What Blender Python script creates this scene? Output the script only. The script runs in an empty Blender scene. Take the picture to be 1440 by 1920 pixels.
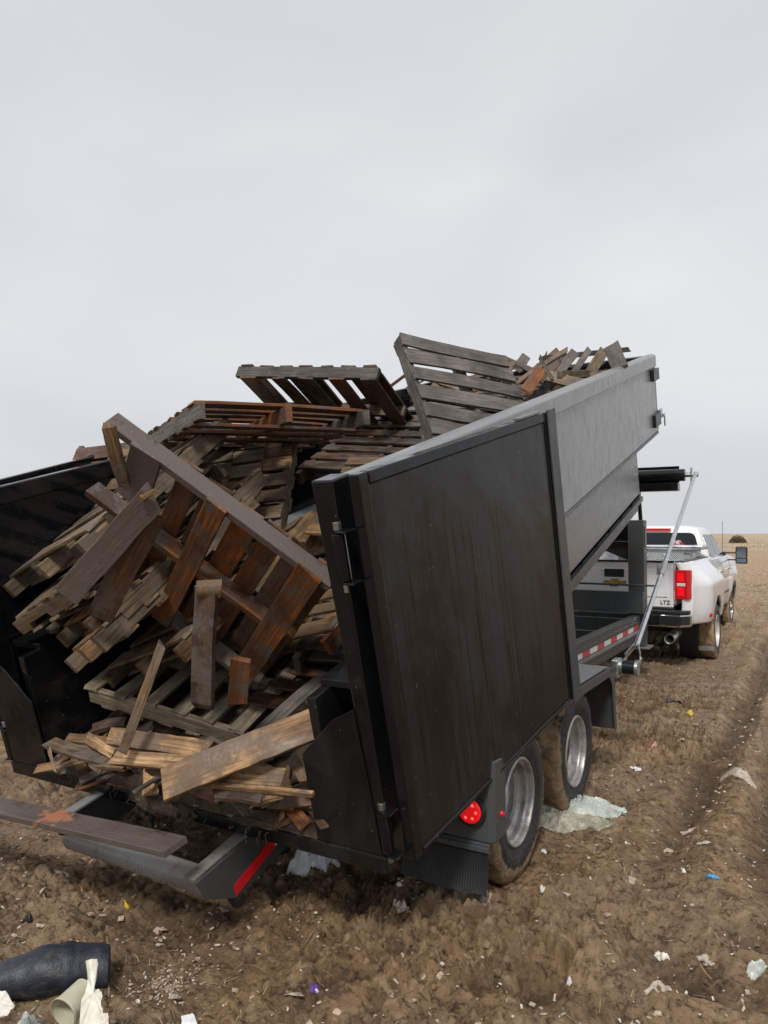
import bpy, bmesh, math, random
import numpy as np
from mathutils import Vector, Matrix, Quaternion
rad = math.radians
scene = bpy.context.scene
col = scene.collection

# ------------------------------------------------------------------ camera
cam_d = bpy.data.cameras.new('camera'); cam = bpy.data.objects.new('camera', cam_d); col.objects.link(cam)
cam_d.sensor_fit = 'VERTICAL'; cam_d.sensor_height = 36.0; cam_d.lens = 36.0*1387/1920
cam_d.clip_start = 0.05; cam_d.clip_end = 9000
cam.location = (0, 0, 1.8)
cam.rotation_euler = (rad(90+1.65), 0, rad(30.6))
scene.camera = cam

# ------------------------------------------------------------------ overcast sky
world = bpy.data.worlds.new('World'); scene.world = world; world.use_nodes = True
wt = world.node_tree; wt.nodes.clear()
def wn(t, **k):
    n = wt.nodes.new(t)
    for a, b in k.items(): setattr(n, a, b)
    return n
SUN_EL, SUN_AZ = 46.0, -150.0        # azimuth: compass angle from +Y, clockwise
wo = wn('ShaderNodeOutputWorld'); bg = wn('ShaderNodeBackground'); tc = wn('ShaderNodeTexCoord')
sky = wn('ShaderNodeTexSky'); sky.sky_type = 'NISHITA'; sky.sun_disc = False
sky.sun_elevation = rad(SUN_EL); sky.sun_rotation = rad(SUN_AZ); sky.air_density = 1.0; sky.dust_density = 4.0
sky_bg = wn('ShaderNodeBackground'); sky_bg.inputs[1].default_value = 0.06
wt.links.new(sky.outputs[0], sky_bg.inputs[0])
mp = wn('ShaderNodeMapping'); mp.inputs['Scale'].default_value = (1, 1, 2.6)
nz = wn('ShaderNodeTexNoise'); nz.inputs['Scale'].default_value = 1.7; nz.inputs['Detail'].default_value = 5; nz.inputs['Roughness'].default_value = .45
nz.inputs['Distortion'].default_value = .4
wt.links.new(tc.outputs['Generated'], mp.inputs[0]); wt.links.new(mp.outputs[0], nz.inputs[0])
sep = wn('ShaderNodeSeparateXYZ'); wt.links.new(tc.outputs['Generated'], sep.inputs[0])
gr = wn('ShaderNodeValToRGB')
e = gr.color_ramp.elements
e[0].position = 0.0; e[0].color = (.590, .610, .640, 1)
e[1].position = 1.0; e[1].color = (.60, .615, .635, 1)
for p, c in ((.10, (.615, .635, .665, 1)), (.22, (.67, .685, .71, 1)), (.38, (.675, .69, .715, 1)), (.6, (.645, .66, .68, 1))):
    q = e.new(p); q.color = c
wt.links.new(sep.outputs[2], gr.inputs[0])
cr = wn('ShaderNodeValToRGB'); cr.color_ramp.elements[0].position = .3; cr.color_ramp.elements[1].position = .72
cr.color_ramp.elements[0].color = (.89, .895, .91, 1); cr.color_ramp.elements[1].color = (1.10, 1.095, 1.085, 1)
wt.links.new(nz.outputs[0], cr.inputs[0])
mul = wn('ShaderNodeMix', data_type='RGBA', blend_type='MULTIPLY'); mul.inputs[0].default_value = 1
wt.links.new(gr.outputs[0], mul.inputs[6]); wt.links.new(cr.outputs[0], mul.inputs[7])
wt.links.new(mul.outputs[2], bg.inputs[0]); bg.inputs[1].default_value = 0.98
add = wn('ShaderNodeMixShader'); add.inputs[0].default_value = 0.05
wt.links.new(bg.outputs[0], add.inputs[1]); wt.links.new(sky_bg.outputs[0], add.inputs[2]); wt.links.new(add.outputs[0], wo.inputs[0])

sun_d = bpy.data.lights.new('sun', 'SUN'); sun_d.energy = 2.2; sun_d.angle = rad(10); sun_d.color = (1, .965, .92)
sun = bpy.data.objects.new('sun', sun_d); col.objects.link(sun)
sdir = Vector((math.sin(rad(SUN_AZ))*math.cos(rad(SUN_EL)), math.cos(rad(SUN_AZ))*math.cos(rad(SUN_EL)), math.sin(rad(SUN_EL))))
sdir.x = abs(sdir.x)*0.55
sun.rotation_euler = sdir.to_track_quat('Z', 'Y').to_euler()
sky.sun_rotation = math.atan2(sdir.x, sdir.y); sky.sun_elevation = math.asin(sdir.normalized().z)
scene.view_settings.view_transform = 'Standard'; scene.view_settings.look = 'None'
scene.view_settings.exposure = 0.2; scene.view_settings.gamma = 1.0
scene.cycles.max_bounces = 6; scene.cycles.diffuse_bounces = 4

# ------------------------------------------------------------------ node material helper
class Mat:
    def __init__(s, name):
        s.m = bpy.data.materials.new(name); s.m.use_nodes = True; s.t = s.m.node_tree; s.t.nodes.clear()
        s.out = s.n('ShaderNodeOutputMaterial'); s.b = s.n('ShaderNodeBsdfPrincipled'); s.l(s.b.outputs[0], s.out.inputs[0])
        s.tc = s.n('ShaderNodeTexCoord'); s.oi = s.n('ShaderNodeObjectInfo')
    def n(s, t, **k):
        x = s.t.nodes.new(t)
        for a, b in k.items(): setattr(x, a, b)
        return x
    def l(s, a, b): s.t.links.new(a, b)
    def coords(s, scale=(1, 1, 1), rnd=True, src='Object', rot=(0, 0, 0)):
        mp = s.n('ShaderNodeMapping'); mp.inputs['Scale'].default_value = scale; mp.inputs['Rotation'].default_value = rot
        s.l(s.tc.outputs[src], mp.inputs[0])
        if rnd:
            v = s.n('ShaderNodeVectorMath', operation='ADD'); m = s.n('ShaderNodeMath', operation='MULTIPLY'); m.inputs[1].default_value = 57.3
            s.l(s.oi.outputs['Random'], m.inputs[0]); s.l(mp.outputs[0], v.inputs[0]); s.l(m.outputs[0], v.inputs[1]); return v.outputs[0]
        return mp.outputs[0]
    def noise(s, co, scale=5, detail=4, rough=.55, dist=0):
        x = s.n('ShaderNodeTexNoise'); x.inputs['Scale'].default_value = scale; x.inputs['Detail'].default_value = detail
        x.inputs['Roughness'].default_value = rough; x.inputs['Distortion'].default_value = dist; s.l(co, x.inputs['Vector']); return x.outputs[0]
    def ramp(s, f, stops):
        r = s.n('ShaderNodeValToRGB'); e = r.color_ramp.elements
        e[0].position, e[1].position = stops[0][0], stops[-1][0]
        c4 = lambda c: (c, c, c, 1) if isinstance(c, (int, float)) else (*c, 1)
        e[0].color, e[1].color = c4(stops[0][1]), c4(stops[-1][1])
        for p, c in stops[1:-1]: e.new(p).color = c4(c)
        s.l(f, r.inputs[0]); return r.outputs[0]
    def mix(s, f, a, b, bt='MIX'):
        x = s.n('ShaderNodeMix', data_type='RGBA', blend_type=bt)
        for i, v in ((0, f), (6, a), (7, b)):
            if isinstance(v, (int, float)):
                x.inputs[i].default_value = v if i == 0 else (v, v, v, 1)
            elif isinstance(v, tuple): x.inputs[i].default_value = (*v, 1)
            else: s.l(v, x.inputs[i])
        return x.outputs[2]
    def math(s, op, a, b=None, clamp=False):
        x = s.n('ShaderNodeMath', operation=op); x.use_clamp = clamp
        for i, v in ((0, a), (1, b)):
            if v is None: continue
            if isinstance(v, (int, float)): x.inputs[i].default_value = v
            else: s.l(v, x.inputs[i])
        return x.outputs[0]
    def bump(s, h, strength=.3, dist=.01, prev=None):
        x = s.n('ShaderNodeBump'); x.inputs['Strength'].default_value = strength; x.inputs['Distance'].default_value = dist
        s.l(h, x.inputs['Height'])
        if prev is not None: s.l(prev, x.inputs['Normal'])
        s.l(x.outputs[0], s.b.inputs['Normal']); return x.outputs[0]
    def col(s, c):
        if isinstance(c, tuple): s.b.inputs['Base Color'].default_value = (*c, 1)
        else: s.l(c, s.b.inputs['Base Color'])
    def rough(s, r):
        if isinstance(r, (int, float)): s.b.inputs['Roughness'].default_value = r
        else: s.l(r, s.b.inputs['Roughness'])

def wood(name, ca, cb, cdark, wet=.5, mud=.45, mudcol=(.085, .066, .055), fresh=None):
    m = Mat(name)
    g = m.coords((1.2, 26, 26)); g2 = m.coords((5, 90, 90)); b = m.coords((3, 3, 3))
    grain = m.noise(g, 1, 5, .6, .6); fine = m.noise(g2, 1, 3, .7, .2); blot = m.noise(b, 1, 5, .6, .5)
    c = m.mix(m.ramp(grain, [(.3, 0.0), (.7, 1.0)]), ca, cb)
    c = m.mix(m.ramp(blot, [(.38, 0.85), (.62, 0.0)]), c, cdark)
    c = m.mix(m.math('MULTIPLY', m.ramp(fine, [(.35, 1.0), (.6, 0.0)]), .75), c, m.mix(.7, cdark, (.012, .009, .007)))
    if fresh: c = m.mix(m.ramp(m.noise(m.coords((2.3, 9, 9)), 1, 4, .6, 1), [(.6, 0.0), (.68, .8)]), c, fresh)
    v = m.math('ADD', m.math('MULTIPLY', m.oi.outputs['Random'], .7), .65)
    hs = m.n('ShaderNodeHueSaturation'); hs.inputs['Saturation'].default_value = 1.10; m.l(v, hs.inputs['Value']); m.l(c, hs.inputs['Color']); c = hs.outputs[0]
    mn = m.noise(m.coords((7, 7, 7)), 1, 6, .7)
    mf = m.ramp(mn, [(mud, 1.0), (mud+.10, 0.0)])
    c = m.mix(m.math('MULTIPLY', mf, .88), c, mudcol)
    fl = m.ramp(m.noise(m.coords((60, 160, 160)), 1, 2, .5), [(.70, 0.0), (.74, .55)])
    c = m.mix(fl, c, (.30, .235, .16))
    m.col(c)
    m.rough(m.ramp(m.noise(m.coords((5, 12, 12)), 1, 4, .6), [(.35, .30+.2*(1-wet)), (.65, .8)]))
    m.b.inputs['Specular IOR Level'].default_value = .35+.3*wet
    p = m.bump(fine, .5, .004); p = m.bump(grain, .5, .008, p); m.bump(m.mix(mf, .5, m.noise(m.coords((55, 55, 55)), 1, 4, .6)), .5, .005, p)
    return m.m
M = {}
def plank_mat():
    m0 = wood('mud_plank_with_orange_smear', (.085, .062, .050), (.14, .105, .085), (.04, .03, .024), wet=.5, mud=.55, mudcol=(.105, .08, .068))
    t = m0.node_tree; b = [n for n in t.nodes if n.type == 'BSDF_PRINCIPLED'][0]; src = b.inputs['Base Color'].links[0].from_socket
    tc = [n for n in t.nodes if n.type == 'TEX_COORD'][0]
    mp = t.nodes.new('ShaderNodeMapping'); mp.inputs['Location'].default_value = (-1.35, 0, 0); mp.inputs['Scale'].default_value = (7, 13, 13); t.links.new(tc.outputs['Object'], mp.inputs[0])
    ln = t.nodes.new('ShaderNodeVectorMath'); ln.operation = 'LENGTH'; t.links.new(mp.outputs[0], ln.inputs[0])
    nz = t.nodes.new('ShaderNodeTexNoise'); nz.inputs['Scale'].default_value = 22; nz.inputs['Detail'].default_value = 5; t.links.new(tc.outputs['Object'], nz.inputs['Vector'])
    ad = t.nodes.new('ShaderNodeMath'); ad.operation = 'MULTIPLY_ADD'; ad.inputs[1].default_value = 2.6; t.links.new(nz.outputs[0], ad.inputs[0]); t.links.new(ln.outputs['Value'], ad.inputs[2])
    rp = t.nodes.new('ShaderNodeValToRGB'); e = rp.color_ramp.elements; e[0].position = .0; e[1].position = 1
    mr = t.nodes.new('ShaderNodeMapRange'); mr.inputs['From Min'].default_value = 1.75; mr.inputs['From Max'].default_value = 2.1; mr.inputs['To Min'].default_value = .75; mr.inputs['To Max'].default_value = 0
    t.links.new(ad.outputs[0], mr.inputs['Value'])
    mx = t.nodes.new('ShaderNodeMix'); mx.data_type = 'RGBA'; mx.inputs[7].default_value = (.42, .15, .075, 1); t.links.new(mr.outputs[0], mx.inputs[0]); t.links.new(src, mx.inputs[6]); t.links.new(mx.outputs[2], b.inputs['Base Color'])
    t.nodes.remove(rp); return m0
M['plank'] = plank_mat()
M['wet'] = wood('wet_brown_wood', (.13, .047, .017), (.34, .125, .036), (.045, .020, .012), wet=.9, mud=.41)
M['wet2'] = wood('wet_dark_wood', (.070, .034, .019), (.17, .080, .038), (.032, .020, .014), wet=.8, mud=.43)
M['grey'] = wood('weathered_grey_wood', (.155, .110, .070), (.34, .255, .165), (.050, .033, .022), wet=.3, mud=.42, mudcol=(.13, .10, .075))
M['lgrey'] = wood('pale_grey_weathered_wood', (.30, .25, .185), (.46, .39, .29), (.15, .115, .085), wet=.2, mud=.36, mudcol=(.19, .15, .11))
M['dgrey'] = wood('weathered_dark_grey_wood', (.13, .115, .10), (.215, .19, .165), (.06, .052, .044), wet=.3, mud=.36, mudcol=(.12, .10, .08))
M['tan'] = wood('tan_splintered_wood', (.18, .105, .050), (.38, .235, .12), (.055, .032, .018), wet=.4, mud=.43, mudcol=(.12, .085, .055))
M['pale'] = wood('fresh_pale_wood', (.37, .225, .11), (.55, .365, .21), (.13, .068, .032), wet=.4, mud=.455, mudcol=(.12, .075, .045))
M['mud'] = wood('mud_coated_wood', (.085, .062, .050), (.14, .105, .085), (.04, .03, .024), wet=.5, mud=.60, mudcol=(.118, .092, .078))

def black_steel(name, base=(.0065, .0067, .0075), dirt=(.022, .0225, .024), drips=True, amt=.5):
    m = Mat(name)
    big = m.noise(m.coords((1.6, 1.6, 1.1), src='Object', rnd=False), 1, 5, .65, .8)
    film = m.ramp(big, [(amt-.12, 0.0), (amt+.12, 1.0)])
    fine = m.noise(m.coords((40, 40, 25), rnd=False), 1, 5, .7)
    film = m.math('MULTIPLY', film, m.ramp(fine, [(.2, .7), (.7, 1.0)]))
    if drips:
        wob = m.noise(m.coords((2, 2, 2), rnd=False), 1, 2, .5)
        d = m.n('ShaderNodeVectorMath', operation='SCALE'); m.l(m.coords((24, 24, .22), rnd=False), d.inputs[0]); d.inputs['Scale'].default_value = 1
        ad = m.n('ShaderNodeVectorMath', operation='ADD'); m.l(d.outputs[0], ad.inputs[0])
        sc = m.math('MULTIPLY', wob, .35); m.l(sc, ad.inputs[1])
        dn = m.noise(ad.outputs[0], 1, 2, .5)
        dr = m.ramp(dn, [(.478, 0.0), (.494, 1.0), (.506, 1.0), (.522, 0.0)])
        dr = m.math('MULTIPLY', dr, m.ramp(m.noise(m.coords((1.3, 1.3, .9), rnd=False), 1, 2, .5), [(.36, 0.0), (.44, 1.0)]))
        film = m.math('MULTIPLY', film, m.math('SUBTRACT', 1.0, dr, True))
    c = m.mix(film, base, dirt)
    sc1 = m.ramp(m.noise(m.coords((55, 55, 55), rnd=False), 1, 2, .5), [(.72, 0.0), (.78, 1.0)])
    c = m.mix(m.math('MULTIPLY', sc1, .5), c, (.22, .18, .13))
    scr = m.ramp(m.noise(m.coords((50, 50, 9), rnd=False, rot=(.2, .1, .5)), 1, 3, .6), [(.73, 0.0), (.76, .6)])
    c = m.mix(scr, c, (.16, .15, .14))
    m.col(c); m.rough(m.ramp(film, [(0, .10), (1, .46)])); m.b.inputs['Specular IOR Level'].default_value = .42
    p = m.bump(m.noise(m.coords((2.2, 2.2, 2.2), rnd=False), 1, 3, .5), .35, .04); m.bump(fine, .10, .003, p)
    return m.m
M['black'] = black_steel('dirty_black_steel')
M['blackwet'] = black_steel('wet_black_steel', drips=False, amt=.66)
M['innerblack'] = black_steel('black_steel_inside', base=(.006, .0066, .009), dirt=(.02, .019, .018), drips=False, amt=.60)

def grey_steel(name, a, b, rough=(.28, .55), spots=.5, spec=.5, brown=.0):
    m = Mat(name)
    n1 = m.noise(m.coords((1.1, 1.1, 1.1), rnd=False), 1, 4, .6, .5); n2 = m.noise(m.coords((26, 26, 9), rnd=False), 1, 5, .75)
    c = m.mix(m.ramp(n1, [(.3, 0.0), (.7, 1.0)]), a, b)
    sp = m.ramp(n2, [(.56, 0.0), (.66, spots)]); sp = m.math('MULTIPLY', sp, m.ramp(n1, [(.35, .2), (.6, 1.0)]))
    c = m.mix(sp, c, tuple(x*.55 for x in a))
    if brown: c = m.mix(m.math('MULTIPLY', m.ramp(m.noise(m.coords((1.4, 1.4, 2.2), rnd=False), 1, 5, .7), [(.45, 0.0), (.62, 1.0)]), brown), c, (.13, .085, .05))
    m.col(c); m.rough(m.ramp(n2, [(.35, rough[0]), (.65, rough[1])])); m.b.inputs['Specular IOR Level'].default_value = spec
    p = m.bump(m.noise(m.coords((1.5, 1.5, 1.5), rnd=False), 1, 2, .5), .3, .03); m.bump(n2, .12, .003, p)
    return m.m
M['greypaint'] = grey_steel('wet_grey_paint', (.195, .20, .205), (.225, .23, .235), spots=.16, rough=(.2, .4))
M['frame'] = grey_steel('dark_grey_frame_paint', (.045, .053, .058), (.060, .069, .074), rough=(.25, .5), brown=.18)
M['framelight'] = grey_steel('scuffed_grey_steel', (.12, .13, .13), (.2, .2, .2), rough=(.3, .6), spots=.8)
M['pipe'] = grey_steel('muddy_grey_pipe', (.22, .23, .23), (.28, .285, .285), rough=(.22, .5), spots=1.0, brown=.45)

def simple(name, c, rough=.5, metal=0, spec=.5, var=.15, scale=20, emit=None, coat=0, bump=0):
    m = Mat(name)
    n = m.noise(m.coords((scale,)*3), 1, 4, .6)
    m.col(m.mix(m.ramp(n, [(.3, 0.0), (.7, 1.0)]), tuple(x*(1-var) for x in c), tuple(min(1, x*(1+var)) for x in c)))
    m.rough(m.ramp(n, [(.3, max(.02, rough-.08)), (.7, min(1, rough+.1))]))
    m.b.inputs['Metallic'].default_value = metal; m.b.inputs['Specular IOR Level'].default_value = spec
    if coat: m.b.inputs['Coat Weight'].default_value = coat; m.b.inputs['Coat Roughness'].default_value = .08
    if emit: m.b.inputs['Emission Color'].default_value = (*emit[0], 1); m.b.inputs['Emission Strength'].default_value = emit[1]
    if bump: m.bump(n, bump, .004)
    return m.m
M['chrome'] = simple('chrome', (.62, .63, .64), .12, 1, scale=6)
M['alu'] = simple('bright_aluminium', (.62, .64, .66), .30, 1, scale=9)
M['galv'] = simple('galvanised_steel', (.48, .50, .50), .4, 1, scale=30)
M['rubber'] = simple('black_rubber', (.012, .0125, .014), .55, scale=30)
M['plastic'] = simple('black_plastic', (.015, .016, .017), .4, scale=30)
M['red'] = simple('red_lens', (.42, .008, .016), .2, spec=.7, emit=((1, .01, .02), .12), scale=60)
M['redlit'] = simple('lit_red_led_lens', (.65, .008, .012), .2, spec=.6, emit=((1, .008, .012), .4), scale=60)
M['redtape'] = simple('red_reflective_tape', (.62, .012, .018), .35, var=.08, scale=60)
M['whitetape'] = simple('white_reflective_tape', (.72, .72, .70), .35, var=.06, scale=60)
M['redtape2'] = simple('dusty_red_reflective_tape', (.55, .05, .05), .4, var=.1, scale=60)
M['glass'] = simple('tinted_window_glass', (.022, .026, .030), .04, spec=.8, var=.05)
M['mirrorglass'] = simple('mirror_glass', (.16, .19, .21), .04, 0.6, spec=.8, var=.05)
M['gold'] = simple('gold_emblem', (.55, .36, .07), .3, .6)
M['gap'] = simple('dark_gap', (.02, .02, .02), .7)
M['spring'] = simple('black_spring', (.012, .013, .02), .35)

def truck_paint():
    m = Mat('white_truck_paint')
    geo = m.n('ShaderNodeNewGeometry'); sp = m.n('ShaderNodeSeparateXYZ'); m.l(geo.outputs['Position'], sp.inputs[0])
    h = m.math('ADD', sp.outputs[2], m.math('MULTIPLY', m.noise(m.coords((3, 3, 3), rnd=False), 1, 5, .65), .55))
    d = m.ramp(m.math('MULTIPLY', h, .5), [(.36, .8), (.52, 0.0)])
    m.col(m.mix(d, (.80, .805, .81), (.36, .28, .20))); m.rough(.3)
    m.b.inputs['Coat Weight'].default_value = .8; m.b.inputs['Coat Roughness'].default_value = .05
    return m.m
M['white'] = truck_paint()

def tread_plate():
    m = Mat('diamond_tread_plate')
    co = m.coords((30, 30, 30), rnd=False, rot=(0, 0, .785))
    w = m.n('ShaderNodeTexWave'); w.bands_direction = 'X'; w.inputs['Scale'].default_value = .9; m.l(co, w.inputs[0])
    w2 = m.n('ShaderNodeTexWave'); w2.bands_direction = 'Y'; w2.inputs['Scale'].default_value = .9; m.l(co, w2.inputs[0])
    h = m.math('MULTIPLY', w.outputs[1], w2.outputs[1])
    m.col(m.mix(m.ramp(h, [(.2, 0.0), (.6, 1.0)]), (.22, .225, .23), (.55, .56, .57))); m.rough(.35); m.b.inputs['Metallic'].default_value = .8
    m.bump(h, .9, .006); return m.m
M['tread'] = tread_plate()
def tool_plate():
    m = Mat('diamond_plate_aluminium')
    co = m.coords((26, 26, 26), rnd=False, rot=(0, .785, 0))
    w = m.n('ShaderNodeTexWave'); w.bands_direction = 'X'; w.inputs['Scale'].default_value = .5; m.l(co, w.inputs[0])
    w2 = m.n('ShaderNodeTexWave'); w2.bands_direction = 'Z'; w2.inputs['Scale'].default_value = .5; m.l(co, w2.inputs[0])
    h = m.math('MULTIPLY', w.outputs[1], w2.outputs[1])
    m.col(m.mix(m.ramp(h, [(.15, 0.0), (.5, 1.0)]), (.28, .29, .30), (.72, .73, .74))); m.rough(.3); m.b.inputs['Metallic'].default_value = .7
    m.bump(h, .9, .008); return m.m
M['toolplate'] = tool_plate()

def tyre_mat(name, axis_r, sidew):
    # mud caked over the tread, thinner on the sidewall; axle along local X, origin on the axle
    m = Mat(name)
    sx = m.n('ShaderNodeSeparateXYZ'); m.l(m.tc.outputs['Object'], sx.inputs[0])
    cb = m.n('ShaderNodeCombineXYZ'); m.l(sx.outputs[1], cb.inputs[1]); m.l(sx.outputs[2], cb.inputs[2])
    ln = m.n('ShaderNodeVectorMath', operation='LENGTH'); m.l(cb.outputs[0], ln.inputs[0])
    nn = m.noise(m.coords((9, 9, 9)), 1, 5, .7)
    low = m.math('MULTIPLY', sx.outputs[2], -.10)
    r = m.math('ADD', m.math('ADD', ln.outputs['Value'], m.math('MULTIPLY', m.math('SUBTRACT', nn, .5), .10)), low)
    f = m.ramp(m.math('SUBTRACT', r, sidew), [(0.0, 0.0), (.012, 1.0)])
    mudn = m.noise(m.coords((22, 30, 30)), 1, 6, .7, .5)
    mudc = m.mix(m.ramp(mudn, [(.3, 0.0), (.7, 1.0)]), (.18, .115, .062), (.42, .30, .18))
    ru = m.mix(m.ramp(nn, [(.4, 0.0), (.7, .6)]), (.014, .015, .018), (.06, .055, .05))
    m.col(m.mix(f, ru, mudc)); m.rough(m.mix(f, .45, .75))
    m.bump(mudn, .9, .02); return m.m
M['tyre'] = tyre_mat('muddy_trailer_tyre', 0, .35)
M['trucktyre'] = tyre_mat('muddy_truck_tyre', 0, .36)
def rim_mat():
    m = Mat('dirty_silver_rim'); n = m.noise(m.coords((9, 9, 9)), 1, 6, .7); n2 = m.noise(m.coords((50, 50, 50)), 1, 3, .6)
    c = m.mix(m.ramp(n, [(.46, 0.0), (.64, .7)]), (.50, .49, .48), (.17, .13, .09))
    m.col(m.mix(m.ramp(n2, [(.62, 0.0), (.70, .5)]), c, (.12, .085, .055))); m.rough(.42); m.b.inputs['Metallic'].default_value = .55
    m.bump(n2, .4, .004); return m.m
M['rim'] = rim_mat()

def mud_ground():
    m = Mat('churned_mud')
    co = m.coords((1, 1, 1), rnd=False)
    big = m.noise(co, .55, 5, .6, .6); mid = m.noise(co, 3.2, 6, .65, .4); fin = m.noise(co, 20, 9, .78, .5); vf = m.noise(co, 120, 6, .8)
    stretch = m.noise(m.coords((9, 1.2, 1), rnd=False, rot=(0, 0, .12)), 1, 5, .6, .4)
    c = m.mix(m.ramp(mid, [(.32, 0.0), (.68, 1.0)]), (.215, .122, .054), (.47, .295, .146))
    c = m.mix(m.ramp(big, [(.40, 0.0), (.62, .7)]), c, (.42, .30, .195))
    c = m.mix(m.ramp(fin, [(.40, .95), (.50, 0.0)]), c, (.085, .050, .028))  # fine hollows coloured darker, standing in for the shade inside crevices
    c = m.mix(m.ramp(vf, [(.57, 0.0), (.70, .5)]), c, (.46, .35, .24))
    c = m.mix(m.ramp(m.noise(co, 60, 2, .5), [(.715, 0.0), (.74, .7)]), c, (.46, .39, .30))
    c = m.mix(m.ramp(m.noise(co, 9, 7, .7, .8), [(.52, 0.0), (.62, .7)]), c, (.56, .395, .235))
    c = m.mix(m.ramp(m.noise(co, 5, 7, .7, .8), [(.36, .7), (.46, 0.0)]), c, (.10, .062, .036))
    # far field: dry tan stubble beyond the worked mud
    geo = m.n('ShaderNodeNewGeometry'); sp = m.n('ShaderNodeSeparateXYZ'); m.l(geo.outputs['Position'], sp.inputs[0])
    yy = m.math('ADD', sp.outputs[1], m.math('MULTIPLY', m.noise(co, .03, 4, .6), 30.0))
    far = m.ramp(m.math('MULTIPLY', yy, .001), [(.098, 0.0), (.103, 1.0)])
    st = m.noise(m.coords((.5, .05, 1), rnd=False), 1, 5, .7)
    fc = m.mix(m.ramp(st, [(.35, 0.0), (.65, 1.0)]), (.34, .25, .15), (.46, .35, .215))
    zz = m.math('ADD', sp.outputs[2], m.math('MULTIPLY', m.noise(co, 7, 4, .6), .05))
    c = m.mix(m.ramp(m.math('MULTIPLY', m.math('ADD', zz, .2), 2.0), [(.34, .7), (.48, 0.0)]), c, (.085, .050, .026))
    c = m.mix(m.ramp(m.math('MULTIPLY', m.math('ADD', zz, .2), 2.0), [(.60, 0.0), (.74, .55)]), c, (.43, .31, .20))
    midf = m.ramp(m.math('MULTIPLY', sp.outputs[1], .01), [(.05, 0.0), (.30, .6)])
    tan = m.mix(m.ramp(stretch, [(.4, 0.0), (.6, 1.0)]), (.28, .18, .098), (.56, .40, .245))
    c = m.mix(midf, c, tan)
    c = m.mix(far, c, fc)
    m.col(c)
    m.rough(m.ramp(m.noise(co, 6, 5, .65), [(.35, .36), (.6, .85)])); m.b.inputs['Specular IOR Level'].default_value = .45
    p = m.bump(mid, .7, .06); p = m.bump(fin, 1.0, .045, p); m.bump(vf, 1.0, .009, p)
    return m.m
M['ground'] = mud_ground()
def cloth(name, ca, cb, rough=.5, scale=14, trans=0):
    m = Mat(name); n = m.noise(m.coords((scale,)*3), 1, 5, .65, .5)
    m.col(m.mix(m.ramp(n, [(.35, 0.0), (.65, 1.0)]), ca, cb)); m.rough(rough); m.b.inputs['Specular IOR Level'].default_value = .4
    m.bump(n, .4, .01); return m.m
def soil():
    m = Mat('dark_crumbly_dirt'); co = m.coords((1, 1, 1), rnd=False); n = m.noise(co, 14, 8, .75, .5); f = m.noise(co, 70, 6, .8)
    c = m.mix(m.ramp(n, [(.35, 0.0), (.65, 1.0)]), (.045, .030, .020), (.15, .10, .062)); c = m.mix(m.ramp(f, [(.56, 0.0), (.68, .8)]), c, (.34, .25, .15))
    m.col(c); m.rough(.75); m.bump(f, 1, .012, m.bump(n, 1, .05)); return m.m
M['soil'] = soil()
M['bag'] = cloth('white_plastic_film', (.55, .56, .59), (.78, .79, .82), .3)
M['sheet'] = cloth('pale_green_plastic_sheet', (.33, .37, .33), (.58, .61, .56), .3, 7)
M['sheet2'] = cloth('muddy_cream_plastic_sheet', (.20, .18, .12), (.46, .44, .36), .4, 7)
M['scrapwhite'] = cloth('pale_scrap', (.30, .23, .17), (.58, .51, .43), .6, 60)
M['chipwhite'] = cloth('whitish_chips', (.45, .38, .30), (.78, .72, .64), .7, 60)
M['scrappink'] = cloth('pinkish_scrap', (.34, .24, .17), (.58, .46, .36), .6, 60)
M['foam'] = cloth('white_foam', (.60, .55, .44), (.82, .80, .73), .7, 18)
M['cup'] = cloth('cream_plastic', (.44, .42, .30), (.56, .54, .42), .35, 5)
def weave():
    m = Mat('dark_woven_fabric'); n = m.noise(m.coords((9, 9, 9)), 1, 5, .65, .5); f = m.noise(m.coords((150, 150, 150)), 1, 2, .5)
    ck = m.n('ShaderNodeTexVoronoi'); ck.inputs['Scale'].default_value = 75; m.l(m.coords((1, 1, 1)), ck.inputs['Vector'])
    c = m.mix(m.ramp(n, [(.35, 0.0), (.65, 1.0)]), (.010, .013, .021), (.032, .037, .050))
    c = m.mix(m.math('MULTIPLY', m.ramp(ck.outputs['Distance'], [(.12, .6), (.22, 0.0)]), m.ramp(n, [(.4, 0.0), (.6, 1.0)])), c, (.14, .15, .16))
    c = m.mix(m.ramp(m.noise(m.coords((5, 5, 12)), 1, 6, .7), [(.56, 0.0), (.68, .6)]), c, (.14, .11, .07))
    m.col(c); m.rough(.5); m.bump(f, .5, .003, m.bump(n, .5, .015)); return m.m
M['boot'] = weave()
M['clear'] = cloth('clear_plastic_film', (.30, .31, .28), (.5, .52, .48), .12, 9)
M['yellow'] = cloth('yellow_plastic', (.55, .36, .02), (.75, .55, .05), .4, 30)
M['purple'] = cloth('purple_wrapper', (.08, .03, .22), (.22, .12, .45), .3, 40)
M['blue'] = cloth('blue_plastic', (.03, .20, .42), (.10, .35, .60), .3, 30)
M['pink'] = cloth('pink_plastic', (.55, .20, .20), (.70, .33, .30), .4, 30)
M['chips'] = wood('wood_chips', (.16, .11, .065), (.36, .27, .17), (.07, .05, .03), wet=.3, mud=.42)
M['bushleaf'] = cloth('dry_bush_foliage', (.065, .045, .028), (.12, .085, .05), .8, 2)
M['drygrass'] = cloth('dry_grass_blades', (.27, .20, .11), (.42, .32, .19), .8, .3)

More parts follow.
